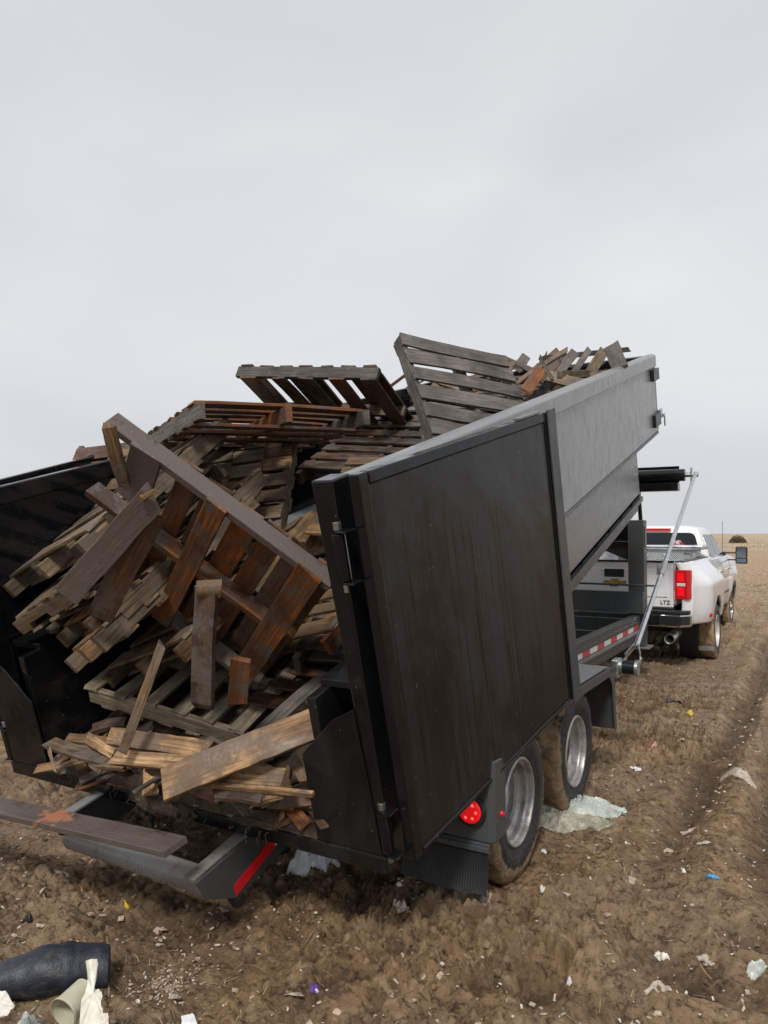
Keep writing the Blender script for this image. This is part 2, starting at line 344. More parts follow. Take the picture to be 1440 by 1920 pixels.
# ------------------------------------------------------------------ mesh builder
class MB:
    def __init__(s): s.v = []; s.f = []
    def add(s, vs, fs):
        n = len(s.v); s.v += [Vector(v) for v in vs]; s.f += [tuple(i+n for i in f) for f in fs]
    def obox(s, o, ex, ey, ez):
        o, ex, ey, ez = map(Vector, (o, ex, ey, ez))
        vs = [o, o+ex, o+ex+ey, o+ey, o+ez, o+ex+ez, o+ex+ey+ez, o+ey+ez]
        fs = [(0, 3, 2, 1), (4, 5, 6, 7), (0, 1, 5, 4), (1, 2, 6, 5), (2, 3, 7, 6), (3, 0, 4, 7)]
        if ex.cross(ey).dot(ez) < 0: fs = [f[::-1] for f in fs]
        s.add(vs, fs)
    def box(s, x0, x1, y0, y1, z0, z1, T=None):
        n = len(s.v); s.obox((x0, y0, z0), (x1-x0, 0, 0), (0, y1-y0, 0), (0, 0, z1-z0))
        if T:
            for i in range(n, len(s.v)): s.v[i] = T(s.v[i])
    def prism(s, poly, vec, T=None):
        poly = [Vector(p) for p in poly]; vec = Vector(vec); k = len(poly); n0 = len(s.v)
        nrm = sum(((poly[i]-poly[0]).cross(poly[(i+1) % k]-poly[0]) for i in range(1, k-1)), Vector())
        if nrm.dot(vec) > 0: poly = poly[::-1]
        s.add(poly+[p+vec for p in poly], [tuple(range(k)), tuple(range(2*k-1, k-1, -1))] + [(i, i+k, (i+1) % k+k, (i+1) % k) for i in range(k)])
        if T:
            for i in range(n0, len(s.v)): s.v[i] = T(s.v[i])
    def tube(s, pts, r, n=12, cap=True):
        pts = [Vector(p) for p in pts]; rs = r if isinstance(r, (list, tuple)) else [r]*len(pts); n0 = len(s.v)
        up = None; vs = []
        for i, p in enumerate(pts):
            d = (pts[min(i+1, len(pts)-1)]-pts[max(i-1, 0)]).normalized()
            if up is None: up = Vector((0, 0, 1)) if abs(d.z) < .9 else Vector((1, 0, 0))
            a = d.cross(up).normalized(); b = a.cross(d).normalized(); up = b
            for k in range(n):
                t = 2*math.pi*k/n; vs.append(p+(a*math.cos(t)+b*math.sin(t))*rs[i])
        fs = []
        for i in range(len(pts)-1):
            for k in range(n):
                fs.append((i*n+k, (i+1)*n+k, (i+1)*n+(k+1) % n, i*n+(k+1) % n))
        if cap: fs += [tuple(range(n)), tuple(range(len(pts)*n-1, (len(pts)-1)*n-1, -1))]
        s.add(vs, [f[::-1] for f in fs])
    def lathe(s, prof, c, axis=(1, 0, 0), n=48, close=False):
        ax = Vector(axis).normalized(); a = ax.cross(Vector((0, 0, 1))).normalized(); b = ax.cross(a); c = Vector(c); vs = []; fs = []
        for r, h in prof:
            for k in range(n):
                t = 2*math.pi*k/n; vs.append(c+ax*h+(a*math.cos(t)+b*math.sin(t))*r)
        m = len(prof)
        for i in range(m-1 if not close else m):
            j = (i+1) % m
            for k in range(n): fs.append((i*n+k, j*n+k, j*n+(k+1) % n, i*n+(k+1) % n))
        s.add(vs, fs)
    def beam(s, a, b, w, h, up=(0, 0, 1)):
        a, b, up = Vector(a), Vector(b), Vector(up); d = b-a; sd = d.cross(up).normalized(); u = sd.cross(d).normalized()
        s.obox(a-sd*w/2-u*h/2, d, sd*w, u*h)
    def build(s, name, mat, parent=None, bevel=0, smooth=False, seg=2, org=None, mtx=None):
        """mtx given: vertices are local to that matrix (in the parent's space); otherwise they are world points"""
        po = OFF.get(parent.name, Vector()) if parent else Vector()
        o0 = Vector(org) if org is not None else po
        me = bpy.data.meshes.new(name)
        me.from_pydata([tuple(v-o0) if mtx is None else tuple(v) for v in s.v], [], s.f); me.update()
        bm = bmesh.new(); bm.from_mesh(me); bmesh.ops.recalc_face_normals(bm, faces=bm.faces[:]); bm.to_mesh(me); bm.free()
        o = bpy.data.objects.new(name, me); col.objects.link(o); me.materials.append(mat)
        if parent: o.parent = parent
        if mtx is not None: o.matrix_local = mtx; OFF[o.name] = Vector()
        else: o.location = o0-po; OFF[o.name] = o0
        if smooth:
            me.shade_smooth(); me.set_sharp_from_angle(angle=rad(38))
        if bevel:
            b = o.modifiers.new('bevel', 'BEVEL'); b.width = bevel; b.segments = seg; b.limit_method = 'ANGLE'; b.angle_limit = rad(40)
        return o
OFF = {}
def thing(name, loc, label, cat, group=None):
    o = bpy.data.objects.new(name, None); o.empty_display_size = .2; col.objects.link(o); o.location = loc; OFF[o.name] = Vector(loc)
    tag(o, label, cat, group); return o
def tag(o, label, cat, group=None, kind=None):
    if label: o['label'] = label
    if cat: o['category'] = cat
    if group: o['group'] = group
    if kind: o['kind'] = kind
    return o
def V(*a): return Vector(a)

# ------------------------------------------------------------------ noise for the terrain
def vnoise(x, y, seed=0):
    xi = np.floor(x).astype(np.int64); yi = np.floor(y).astype(np.int64); xf = x-xi; yf = y-yi
    def h(a, b):
        n = (a*374761393 + b*668265263 + seed*1442695041) & 0xffffffff
        n = ((n ^ (n >> 13))*1274126177) & 0xffffffff
        n = (n ^ (n >> 16)) & 0xffff
        return n/65535.0
    u = xf*xf*xf*(xf*(xf*6-15)+10); v = yf*yf*yf*(yf*(yf*6-15)+10)
    return (h(xi, yi)*(1-u)+h(xi+1, yi)*u)*(1-v)+(h(xi, yi+1)*(1-u)+h(xi+1, yi+1)*u)*v
def clods(x, y, s, seed, frac):
    # scattered rounded lumps, one at most per cell
    x = x*s; y = y*s; xi = np.floor(x); yi = np.floor(y); best = np.zeros_like(x)
    def h(a, b, k):
        n = (a.astype(np.int64)*374761393 + b.astype(np.int64)*668265263 + (seed*31+k)*1442695041) & 0xffffffff
        n = ((n ^ (n >> 13))*1274126177) & 0xffffffff
        return ((n ^ (n >> 16)) & 0xffff)/65535.0
    for dx in (-1, 0, 1):
        for dy in (-1, 0, 1):
            a = xi+dx; b = yi+dy; px = a+h(a, b, 1); py = b+h(a, b, 2); r = .28+.5*h(a, b, 3); e = .6+.8*h(a, b, 5); t = h(a, b, 6)*3.14
            ux = (x-px)*np.cos(t)+(y-py)*np.sin(t); uy = -(x-px)*np.sin(t)+(y-py)*np.cos(t)
            d = (ux/r)**2+(uy/(r*e))**2
            k = np.where(h(a, b, 4) < frac, np.sqrt(np.clip(1-d, 0, 1))*r, 0); best = np.maximum(best, k)
    return best
def sstep(a, b, x): t = np.clip((x-a)/(b-a), 0, 1); return t*t*(3-2*t)
def ghf(x, y):
    """height of the churned mud in metres"""
    x = np.asarray(x, float); y = np.asarray(y, float)
    wx = x+.25*(vnoise(x*1.3, y*1.3, 9)-.5)+.07*(vnoise(x*6, y*6, 11)-.5); wy = y+.25*(vnoise(x*1.3, y*1.3, 10)-.5)+.07*(vnoise(x*6, y*6, 12)-.5)
    d = np.hypot(x, y); far = 1-sstep(15, 60, d)
    z = .10*(vnoise(wx*.45, wy*.45, 1)-.5)
    amt = .28+1.5*vnoise(x*.9+3, y*.9, 7)**1.5
    def bil(s, k): return 1-2*np.abs(vnoise(wx*s, wy*s, k)-.5)
    rg = lambda s, k: np.abs(2*vnoise(wx*s, wy*s, k)-1)**.8
    z = z+amt*(.060*(bil(1.9, 2)-.5)+.075*(rg(4.0, 3)-.45)+.060*(rg(8.7, 4)-.45)+.038*(rg(18, 5)-.45)+.020*(rg(37, 6)-.45)+.008*(vnoise(wx*85, wy*85, 8)-.5))
    cw = amt*(.5+1.1*vnoise(x*1.1+20, y*1.1, 14)); near = 1-sstep(7, 14, d)
    z = z+near*cw*(.050*clods(wx, wy, 6.5, 21, .5)+.034*clods(wx, wy, 14, 22, .6)+.020*clods(wx, wy, 30, 23, .7)+.018*clods(x, y, 52, 24, .6))
    xr = x+.45*(wx-x)
    # wheel ruts running forward on the right
    rut = 0
    for c, w, dp in ((-.80, .10, .085), (-.34, .11, .10), (.16, .10, .085), (.62, .11, .075), (1.15, .11, .07), (1.7, .12, .07), (2.2, .12, .07), (2.9, .15, .08), (4.1, .25, .06), (5.2, .25, .06), (7.5, .3, .07), (9.2, .3, .07)):
        xx = xr-(c+.05*np.sin(y*.45+c*3)+.006*y)
        g = np.exp(-(xx/w)**2); rd = np.exp(-((np.abs(xx)-w*2.0)/(w*.7))**2)
        lug = .35*np.sin(y*26+np.abs(xx)*22)*g
        rut = rut+dp*(-g*1.15+rd*.7+lug*.16)
    rut = rut*sstep(3.0, 5.5, y)*sstep(-1.25, -.75, x)
    # ruts curving across at the near right
    ca, sa = math.cos(rad(97)), math.sin(rad(97))
    dg = 0
    q = wx*sa*0+(wy-2.9)+.42*(wx+.6)
    for c, w, dp in ((-.55, .11, .08), (-.10, .12, .10), (.42, .12, .09), (.95, .13, .08)):
        xx = q-c; g = np.exp(-(xx/w)**2); rd = np.exp(-((np.abs(xx)-w*1.9)/(w*.65))**2)
        dg = dg+dp*(-g+rd*.65)
    dg = dg*sstep(-1.25, -.6, x)*(1-sstep(3.6, 5.0, y))
    z = z*(1-.62*sstep(-1.25, -.6, x)*sstep(1.8, 3.2, y))+rut*.72+dg*.5
    # smoother scraped strip on the left
    sm = np.exp(-(((y-2.9)-.25*(x+3.6))/.35)**2)*(1-sstep(-3.1, -2.6, x))
    z = z*(1-.6*sm)
    # pressed flat under the tyres
    for cx, cy in ((-1.53, 3.76), (-1.53, 4.81), (-3.98, 3.76), (-3.98, 4.81)):
        k = np.exp(-(((x-cx)/.35)**2+((y-cy)/.42)**2)); z = z*(1-k)+k*(-.005)
        z = z+.05*np.exp(-(((x-cx)/.12)**2+((y-cy-.05)/.10)**2))*0
    z = z-.04*np.exp(-((x+2.3)/.5)**2-((y-2.5)/.5)**2)
    return z*far+.0*x
def gh(x, y): return float(ghf(np.array([x]), np.array([y]))[0])

def axis_pts(a, b, d, lo, hi, g):
    mid = list(np.arange(a, b, d)); up = []; s = d; p = mid[-1]
    while p < hi: s *= g; p += s; up.append(p)
    dn = []; s = d; p = mid[0]
    while p > lo: s *= g; p -= s; dn.append(p)
    return np.array(dn[::-1]+mid+up)
def make_ground():
    xs = axis_pts(-3.9, .9, .0092, -3500, 3500, 1.045); ys = axis_pts(1.4, 5.2, .0092, -300, 4000, 1.020)
    X, Y = np.meshgrid(xs, ys); Z = ghf(X, Y)
    nx, ny = len(xs), len(ys)
    me = bpy.data.meshes.new('ground'); me.vertices.add(nx*ny)
    me.vertices.foreach_set('co', np.stack([X, Y, Z], -1).astype(np.float32).ravel())
    i = np.arange(nx*ny).reshape(ny, nx); q = np.stack([i[:-1, :-1], i[:-1, 1:], i[1:, 1:], i[1:, :-1]], -1).reshape(-1, 4)
    me.loops.add(q.size); me.loops.foreach_set('vertex_index', q.ravel().astype(np.int32))
    me.polygons.add(len(q)); me.polygons.foreach_set('loop_start', np.arange(0, q.size, 4, dtype=np.int32)); 
    me.polygons.foreach_set('use_smooth', np.ones(len(q), bool))
    me.update(calc_edges=True); me.validate()
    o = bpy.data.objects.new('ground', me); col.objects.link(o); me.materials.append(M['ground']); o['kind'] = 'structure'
    return o
make_ground()

# ================================================================== dump trailer
TH = rad(16.05); BO = V(-2.755, 2.6, .49)
BM = Matrix.Translation(BO) @ Matrix.Rotation(TH, 4, 'X')
def Bx(a, b, c): return BM @ V(a, b, c)
tr = thing('dump_trailer', (-2.755, 4.3, 0), 'long black and grey gooseneck dump trailer tipped up and unloading wooden pallets onto the mud', 'dump trailer')
I4 = Matrix.Identity(4)
BL = Matrix.Translation(-OFF[tr.name]) @ BM       # box frame in trailer space
HW, BH, LEN = 1.25, 1.55, 6.24
m = MB(); m.box(-1.0, 1.0, .02, 6.3, -.02, .03)
for k in range(14): m.box(-.99, .99, .35+k*.43, .42+k*.43, -.10, -.022)
dump = m.build('dump_box', M['blackwet'], tr, mtx=BL)
def bsub(mb, name, mat, bevel=.004, smooth=False): return mb.build(name, mat, dump, bevel, smooth, mtx=I4)
for sx in (1, -1):
    def sxx(a, b): return (min(sx*a, sx*b), max(sx*a, sx*b))
    m = MB(); x0, x1 = sxx(HW-.035, HW-.002); m.box(x0, x1, .13, LEN, .73, BH-.10)
    # inner lining panel and shallow vertical stiffener marks on the outside
    bsub(m, 'side_wall', M['greypaint'] if sx > 0 else M['innerblack'])
    m = MB(); x0, x1 = sxx(HW-.062, HW-.037); m.box(x0, x1, .13, LEN-.03, .73, BH-.10)
    bsub(m, 'wall_lining', M['innerblack'])
    m = MB(); x0, x1 = sxx(.985, 1.0); m.box(x0, x1, .50, LEN+.03, .0, .70)
    x0, x1 = sxx(1.0, HW-.002); m.box(x0, x1, .50, LEN, .70, .728)
    bsub(m, 'lower_wall', M['greypaint'])
    # lower wall bends in: a dark turned lip under the upper panel
    m = MB(); x0, x1 = sxx(HW-.03, HW+.004); m.box(x0, x1, .14, LEN-.01, .70, .727)
    bsub(m, 'wall_lip', M['frame'])
    m = MB(); x0, x1 = sxx(HW-.075, HW+.014)
    xi, xo = HW-.075, HW+.014
    poly = [(sx*xi, 0, BH-.10), (sx*xo, 0, BH-.135), (sx*xo, 0, BH-.02), (sx*(xo-.03), 0, BH), (sx*xi, 0, BH)]
    m.prism([(p[0], .13, p[2]) for p in poly], (0, LEN+.02-.13, 0)); bsub(m, 'top_rail', M['greypaint'] if sx > 0 else M['innerblack'], .008)
    # corner post at the tailgate
    m = MB(); m.prism([(sx*(HW-.045), 0, .02), (sx*(HW+.004), 0, .02), (sx*(HW+.004), 0, BH+.01), (sx*(HW-.088), 0, BH+.01)], (0, .128, 0)); bsub(m, 'corner_post', M['blackwet'], .008)
    # wheel well box and its end plate
    m = MB(); x0, x1 = sxx(.94, .985); m.box(x0, x1, .03, 6.2, .035, .66); x0, x1 = sxx(.94, HW-.063); m.box(x0, x1, .135, 6.2, .66, .695)
    bsub(m, 'wheel_well', M['blackwet'])
    m = MB(); m.prism([(sx*.90, -.012, .02), (sx*(HW-.03), -.012, .02), (sx*(HW-.058), -.012, .66), (sx*1.08, -.012, .60), (sx*.90, -.012, .42)], (0, .010, 0)); bsub(m, 'end_plate', M['blackwet'], .003)
    m = MB(); x0, x1 = sxx(HW-.095, HW-.005); m.box(x0, x1, LEN-.02, LEN+.03, .74, BH-.145); bsub(m, 'front_post', M['greypaint'])
    # floor edge rail and long side runner under the lower wall
    m = MB(); x0, x1 = sxx(.93, 1.035); m.box(x0, x1, .5, LEN+.02, -.055, -.003); x0, x1 = sxx(.90, .99); m.box(x0, x1, .5, LEN-.05, -.15, -.056)
    bsub(m, 'floor_rail', M['frame'])
    for k in range(11): m = MB(); x0, x1 = sxx(.999, 1.012); m.box(x0, x1, .8+k*.5, 1.12+k*.5, -.001, .012); bsub(m, 'weld_line', M['plastic'], 0)
m = MB(); m.box(-HW+.036, HW-.036, LEN-.05, LEN-.01, .73, BH-.02); m.box(-.98, .98, LEN-.05, LEN-.01, .03, .729); bsub(m, 'front_wall', M['innerblack'])
m = MB(); m.box(-HW, HW, LEN-.005, LEN+.02, .74, BH-.01); bsub(m, 'front_panel', M['greypaint'])
m = MB(); m.box(-HW+.01, HW-.01, -.02, .13, -.055, .018); bsub(m, 'tail_beam', M['blackwet'], .006)
m = MB(); m.box(-.85, .85, .0, .10, .020, .026); bsub(m, 'tail_step', M['blackwet'], 0)
# brackets and hook near the front of the right wall
m = MB(); m.box(HW+.002, HW+.04, LEN-.28, LEN+.02, BH-.27, BH-.15); bsub(m, 'tarp_bracket', M['plastic'])
m = MB(); m.box(HW+.0, HW+.035, LEN-.30, LEN+.0, BH-.75, BH-.62); bsub(m, 'tie_bracket', M['plastic'])
m = MB(); m.box(HW+.002, HW+.03, LEN+.0, LEN+.13, BH-.70, BH-.60); m.box(HW+.032, HW+.045, LEN+.10, LEN+.19, BH-.69, BH-.66); m.box(HW+.032, HW+.045, LEN+.16, LEN+.20, BH-.80, BH-.692); bsub(m, 'tie_hook', M['galv'])

# rear doors swung right round against the sides
def door(sx, phi, L):
    mt = BL @ Matrix.Translation((sx*(HW+.05), .035, 0)) @ Matrix.Rotation(-sx*rad(phi), 4, 'Z')
    m = MB()
    x0, x1 = (0.0, .05) if sx > 0 else (-.05, 0.0)
    m.box(min(x0+.008*sx, x1-.006*sx), max(x0+.008*sx, x1-.006*sx), .06, L-.10, .024, BH-.03)
    d = m.build('rear_door', M['black'], tr, .002, mtx=mt)
    def sub(m, name, mat, bev=.006): return m.build(name, mat, d, bev, mtx=I4)
    m = MB(); m.box(x0, x1, .0, .058, .0, BH+.02); m.box(x0, x1, L-.098, L-.045, .0, BH+.02)
    m.box(x0, x1, .06, L-.10, BH-.028, BH+.02); m.box(x0, x1, .06, L-.10, .0, .022); sub(m, 'door_frame', M['blackwet'])
    m = MB(); xo = x1 if sx > 0 else x0
    m.box(min(xo+.003*sx, xo+.012*sx), max(xo+.003*sx, xo+.012*sx), L-.085, L, -.02, BH+.03); sub(m, 'door_flange', M['frame'], .002)
    m = MB(); m.box(xo-.03*sx if sx > 0 else xo, xo if sx > 0 else xo+.03, L-.36, L-.14, BH+.022, BH+.034); sub(m, 'latch_plate', M['framelight'], .002)
    for z in (.12, BH-.28):
        m = MB(); m.tube([(-sx*.055, -.035, z-.09), (-sx*.055, -.035, z+.09)], .026, 14)
        m.box(min(-sx*.055, 0), max(-sx*.055, 0), -.055, .0, z+.093, z+.103); m.box(min(-sx*.055, 0), max(-sx*.055, 0), -.055, .0, z-.103, z-.093)
        h = sub(m, 'hinge', M['blackwet'], .003)
        m = MB(); m.tube([(-sx*.055, -.035, z+.104), (-sx*.055, -.035, z+.135)], .017, 6); m.tube([(-sx*.055, -.035, z-.135), (-sx*.055, -.035, z-.104)], .014, 6)
        sub(m, 'hinge_bolt', M['galv'], .001)
    return d
door(1, 9, 1.54); door(-1, 9, 1.50)

# chassis
XL, XR = -3.50, -2.00
def tsub(m, name, mat, par=None, bevel=.005, smooth=False, org=None): return m.build(name, mat, par or tr, bevel, smooth, org=org)
for x in (XR, XL):
    s = 1 if x == XR else -1
    m = MB(); w = .09
    x0, x1 = (x-w, x) if s > 0 else (x, x+w)
    m.box(x0, x1, 3.0, 9.75, .70, .765); m.box((x-.02) if s > 0 else x, x if s > 0 else x+.02, 3.0, 9.75, .50, .699)
    m.box(x0, x1, 3.0, 9.75, .44, .499)
    tsub(m, 'main_beam', M['frame'])
for y in (3.1, 4.3, 5.6, 7.2, 8.7): m = MB(); m.box(XL+.021, XR-.021, y, y+.08, .51, .66); tsub(m, 'crossmember', M['frame'])
m = MB(); m.box(XL-.0, XR+.06, 9.66, 9.76, .79, 1.06); f = tsub(m, 'front_plate', M['frame'])
m = MB(); m.box(XL, XR-.1, 9.78, 9.86, .50, .70); tsub(m, 'front_crossmember', M['frame'])
m = MB(); m.tube([(XL-.1, 9.60, 1.155), (XR+.24, 9.60, 1.15)], .013, 8); tsub(m, 'cross_rod', M['frame'], bevel=0)
# striped reflective strip on the right beam
k = 0
y = 6.55
while y < 9.45:
    m = MB(); m.box(XR+.003, XR+.006, y, y+.279, .60, .652)
    tsub(m, 'reflector_strip', M['redtape2'] if k % 2 == 0 else M['whitetape'], bevel=0); y += .28; k += 1
m = MB(); m.box(XR, XR+.05, 6.0, 9.6, .575, .590); tsub(m, 'beam_lip', M['framelight'], bevel=0)
# gooseneck uprights and neck
for x0 in (XR-.15, XL-.20):
    m = MB(); m.box(x0, x0+.20, 9.80, 9.98, .36, 1.97); p = tsub(m, 'gooseneck_post', M['frame'], bevel=.008)
    m = MB(); m.box(x0+.203, x0+.212, 9.84, 9.90, 1.62, 1.90); tsub(m, 'post_strap', M['framelight'], p)
    m = MB(); m.box(x0-.02, x0+.26, 9.76, 10.05, .335, .358); tsub(m, 'foot_plate', M['framelight'], p)
m = MB(); m.box(XL+.01, XR-.152, 9.82, 9.96, 1.70, 1.95); tsub(m, 'neck_crossbeam', M['blackwet'])
m = MB()
m.beam((XR-.1, 9.98, 1.80), (-2.60, 12.2, 1.74), .12, .22); m.beam((XL+.1, 9.98, 1.80), (-2.90, 12.2, 1.74), .12, .22); tsub(m, 'gooseneck_arm', M['frame'])
m = MB(); m.tube([(-2.75, 12.2, 1.85), (-2.75, 12.2, 1.0)], .08, 16); tsub(m, 'coupler', M['frame'], bevel=0, smooth=False)
m = MB(); m.prism([(-2.75, 9.9, 1.69), (-2.05, 9.9, 1.69), (-2.05, 9.9, 1.40)], (0, .04, 0)); tsub(m, 'gusset', M['plastic'])
m = MB(); m.box(-2.80, -2.70, 9.9, 9.98, 1.42, 1.69); tsub(m, 'jack_tube', M['frame'])
m = MB(); m.tube([(XR-.0, 9.86, 1.97), (XR-.02, 9.80, 2.52)], .026, 10); tsub(m, 'tarp_stand', M['blackwet'], bevel=0, smooth=True)
# lift cylinder
m = MB(); m.tube([(-2.755, 4.6, .62), Bx(0, 3.6, -.2)], .075, 20); lc = tsub(m, 'lift_cylinder', M['blackwet'], bevel=0, smooth=True)

# tarp roller: black tube and housing ahead of the box, silver swing arms
ty, tz = 9.60, 2.51
m = MB(); m.tube([(-4.2, ty, tz), (-1.42, ty, tz)], .075, 22); roll = tsub(m, 'tarp_roll', M['blackwet'], bevel=.004, smooth=False)
m = MB(); m.box(-4.1, -1.50, ty-.02, ty+.14, tz-.19, tz-.09); m.box(-4.1, -1.50, ty+.085, ty+.10, tz-.088, tz+.12); tsub(m, 'tarp_housing', M['blackwet'], roll)
m = MB(); m.tube([(-1.419, ty, tz), (-1.27, ty, tz)], .03, 12); m.box(-1.355, -1.340, ty-.05, ty+.05, tz-.13, tz+.09); tsub(m, 'arm_bracket', M['galv'], roll)
for sx, xa in ((1, -1.30), (-1, -4.21)):
    piv = V(xa, 5.93, .76)
    m = MB(); top = V(xa, ty+.0, tz+.02); dd = (top-piv).normalized()
    m.tube([piv+dd*.28, top], .021, 12); arm = tsub(m, 'tarp_arm', M['alu'], bevel=0, smooth=True)
    m = MB(); m.tube([piv+dd*1.5, piv+dd*1.75], .027, 12); m.box(xa-.045, xa-.03, piv.y+dd.y*1.55, piv.y+dd.y*1.62, piv.z+dd.z*1.5, piv.z+dd.z*1.72); tsub(m, 'arm_collar', M['galv'], arm, bevel=0)
    # forked foot with coil spring
    m = MB()
    for o in (-.058, .058):
        a = piv+V(o, 0, 0); m.beam(a-dd*.03, a+dd*.15, .012, .075, (1, 0, 0)) if False else m.obox(a+V(-.006, -.04, -.02), (.012, 0, 0), (0, .08, 0), dd*.17)
        b = a+dd*.15; m.beam(b+V(0, 0, 0), piv+dd*.30+V(o*.3, 0, 0), .05, .012, (1, 0, 0))
        m.tube([a+V(-.012, 0, 0), a+V(.012, 0, 0)], .062, 20)
    tsub(m, 'arm_fork', M['galv'], arm, bevel=.002)
    m = MB()
    for q in range(9): m.tube([(xa-.045+q*.0105, piv.y, piv.z), (xa-.045+q*.0105+.008, piv.y, piv.z)], .052, 20)
    m.tube([(xa-.05, piv.y, piv.z), (xa+.05, piv.y, piv.z)], .042, 16)
    tsub(m, 'coil_spring', M['spring'], arm, bevel=.002)
    m = MB(); m.box(min(xa-sx*.12, xa-sx*.07), max(xa-sx*.12, xa-sx*.07), piv.y-.07, piv.y+.07, piv.z-.08, piv.z+.06); tsub(m, 'arm_mount', M['galv'], arm, bevel=.008)
    m = MB(); xe = XR if sx > 0 else XL
    m.box(min(xe+sx*.052, xa-sx*.13), max(xe+sx*.052, xa-sx*.13), piv.y-.06, piv.y+.06, piv.z-.10, piv.z-.02); tsub(m, 'arm_outrigger', M['frame'])

# fenders, light boxes, flaps
for sx in (1, -1):
    cx = -2.755
    def X(a): return cx+sx*a
    xi, xo = 1.0, 1.43
    path = [(5.60, .36), (5.54, .74), (5.42, .83), (3.30, .83), (3.20, .78)]
    def fsec(off): return path
    m = MB()
    for i in range(len(path)-1):
        (y0, z0), (y1, z1) = path[i], path[i+1]
        d = V(0, y1-y0, z1-z0); nrm = V(0, -(z1-z0), y1-y0).normalized()
        m.obox(V(X(xi), y0, z0), V(sx*(xo-xi), 0, 0), d, nrm*.008)
    fen = tsub(m, 'fender', M['frame'], bevel=0)
    m = MB(); m.box(min(X(xi), X(xo-.01)), max(X(xi), X(xo-.01)), 3.32, 5.41, .839, .845); tsub(m, 'tread_plate', M['tread'], fen, bevel=0)
    m = MB()
    pts = [(5.60, .36), (5.54, .74), (5.42, .83), (3.30, .83), (3.20, .78), (3.23, .73), (3.31, .775), (5.39, .775), (5.48, .70), (5.54, .36)]
    m.prism([V(X(xo+.001), a, b) for a, b in pts], (sx*.006, 0, 0)); tsub(m, 'fender_skirt', M['frame'], fen, bevel=0)
    # light box behind the rear wheel
    m = MB()
    P = [(1.0, 3.18), (1.43, 3.18), (1.455, 3.205), (1.455, 3.33), (1.0, 3.33)]
    m.prism([V(X(a), b, .385) for a, b in P], (0, 0, .37)); m.box(min(X(1.0), X(1.42)), max(X(1.0), X(1.42)), 3.20, 3.34, .757, .95)
    lb = tsub(m, 'light_box', M['frame'], bevel=.006)
    m = MB(); m.tube([(X(1.345), 3.158, .525), (X(1.345), 3.179, .525)], .074, 28); tsub(m, 'light_grommet', M['rubber'], lb, bevel=.004)
    m = MB(); m.lathe([(0, .011), (.03, .0105), (.050, .008), (.056, .003), (.056, 0)], (X(1.345), 3.158, .525), (0, -1, 0), 28); tl = tsub(m, 'tail_light', M['redlit'], lb, bevel=0, smooth=True)
    m = MB()
    for q in range(7): a_ = q*1.047; rq = .032 if q < 6 else 0; m.lathe([(0, .0015), (.007, .001), (.009, 0)], (X(1.345)+rq*math.cos(a_), 3.1485, .525+rq*math.sin(a_)), (0, -1, 0), 10)
    tsub(m, 'led_cluster', simple('bright_red_led', (.9, .15, .12), .3, emit=((1, .10, .08), 1.0)) if sx > 0 else M['redlit'], lb, bevel=0)
    m = MB(); m.lathe([(0, .016), (.012, .013), (.014, 0)], (X(1.455), 3.265, .50), (sx, 0, 0), 14); tsub(m, 'marker_light', M['red'], lb, bevel=0, smooth=True)
    m = MB(); m.box(min(X(.98), X(1.43)), max(X(.98), X(1.43)), 3.175, 3.20, .335, .383); m.box(min(X(.98), X(1.43)), max(X(.98), X(1.43)), 3.160, 3.174, .345, .372); tsub(m, 'flap_bar', M['frame'], lb)
    # ribbed rubber flap
    m = MB(); n = 72; vs = []; fs = []
    for i in range(n+1):
        a = .985+(1.43-.985)*i/n; r = .0016*(i % 2)
        for j in range(9):
            z = .336-.175*j/8; vs.append((X(a), 3.172-r-.030*(j/8)**2+.008*math.sin(a*14)*(j/8), z+(0.004*math.sin(a*60) if j == 8 else 0)))
    for i in range(n):
        for j in range(8): fs.append((i*9+j, (i+1)*9+j, (i+1)*9+j+1, i*9+j+1))
    m.add(vs, fs); fl = tsub(m, 'mud_flap', M['rubber'], bevel=0); so = fl.modifiers.new('solid', 'SOLIDIFY'); so.thickness = .006

# wheels
def tyre_prof(R, W, rb):
    h = W/2
    return [(rb, -h*.72), (rb+.02, -h*.86), (rb+(R-rb)*.45, -h), (R-.045, -h*.97), (R-.014, -h*.86), (R-.002, -h*.70), (R, -h*.3), (R, h*.3), (R-.002, h*.70), (R-.014, h*.86), (R-.045, h*.97), (rb+(R-rb)*.45, h), (rb+.02, h*.86), (rb, h*.72)]
def roughen(o, amt, sc, seed):
    me = o.data; n = len(me.vertices); co = np.zeros(n*3, np.float32); me.vertices.foreach_get('co', co); co = co.reshape(-1, 3)
    r = np.hypot(co[:, 1], co[:, 2])+1e-6; t = np.arctan2(co[:, 2], co[:, 1])
    k = amt*(vnoise(t*sc, co[:, 0]*sc*2.4+5, seed)-.35)+amt*.5*(vnoise(t*sc*3, co[:, 0]*sc*7+5, seed+1)-.5)
    k *= (r > r.max()*.80)
    co[:, 1] *= 1+k/r; co[:, 2] *= 1+k/r; me.vertices.foreach_set('co', co.ravel()); me.update()
def sub_prof(p, k=3):
    out = []
    for i in range(len(p)-1):
        for j in range(k): t = j/k; out.append((p[i][0]*(1-t)+p[i+1][0]*t, p[i][1]*(1-t)+p[i+1][1]*t))
    return out+[p[-1]]
wi = 0
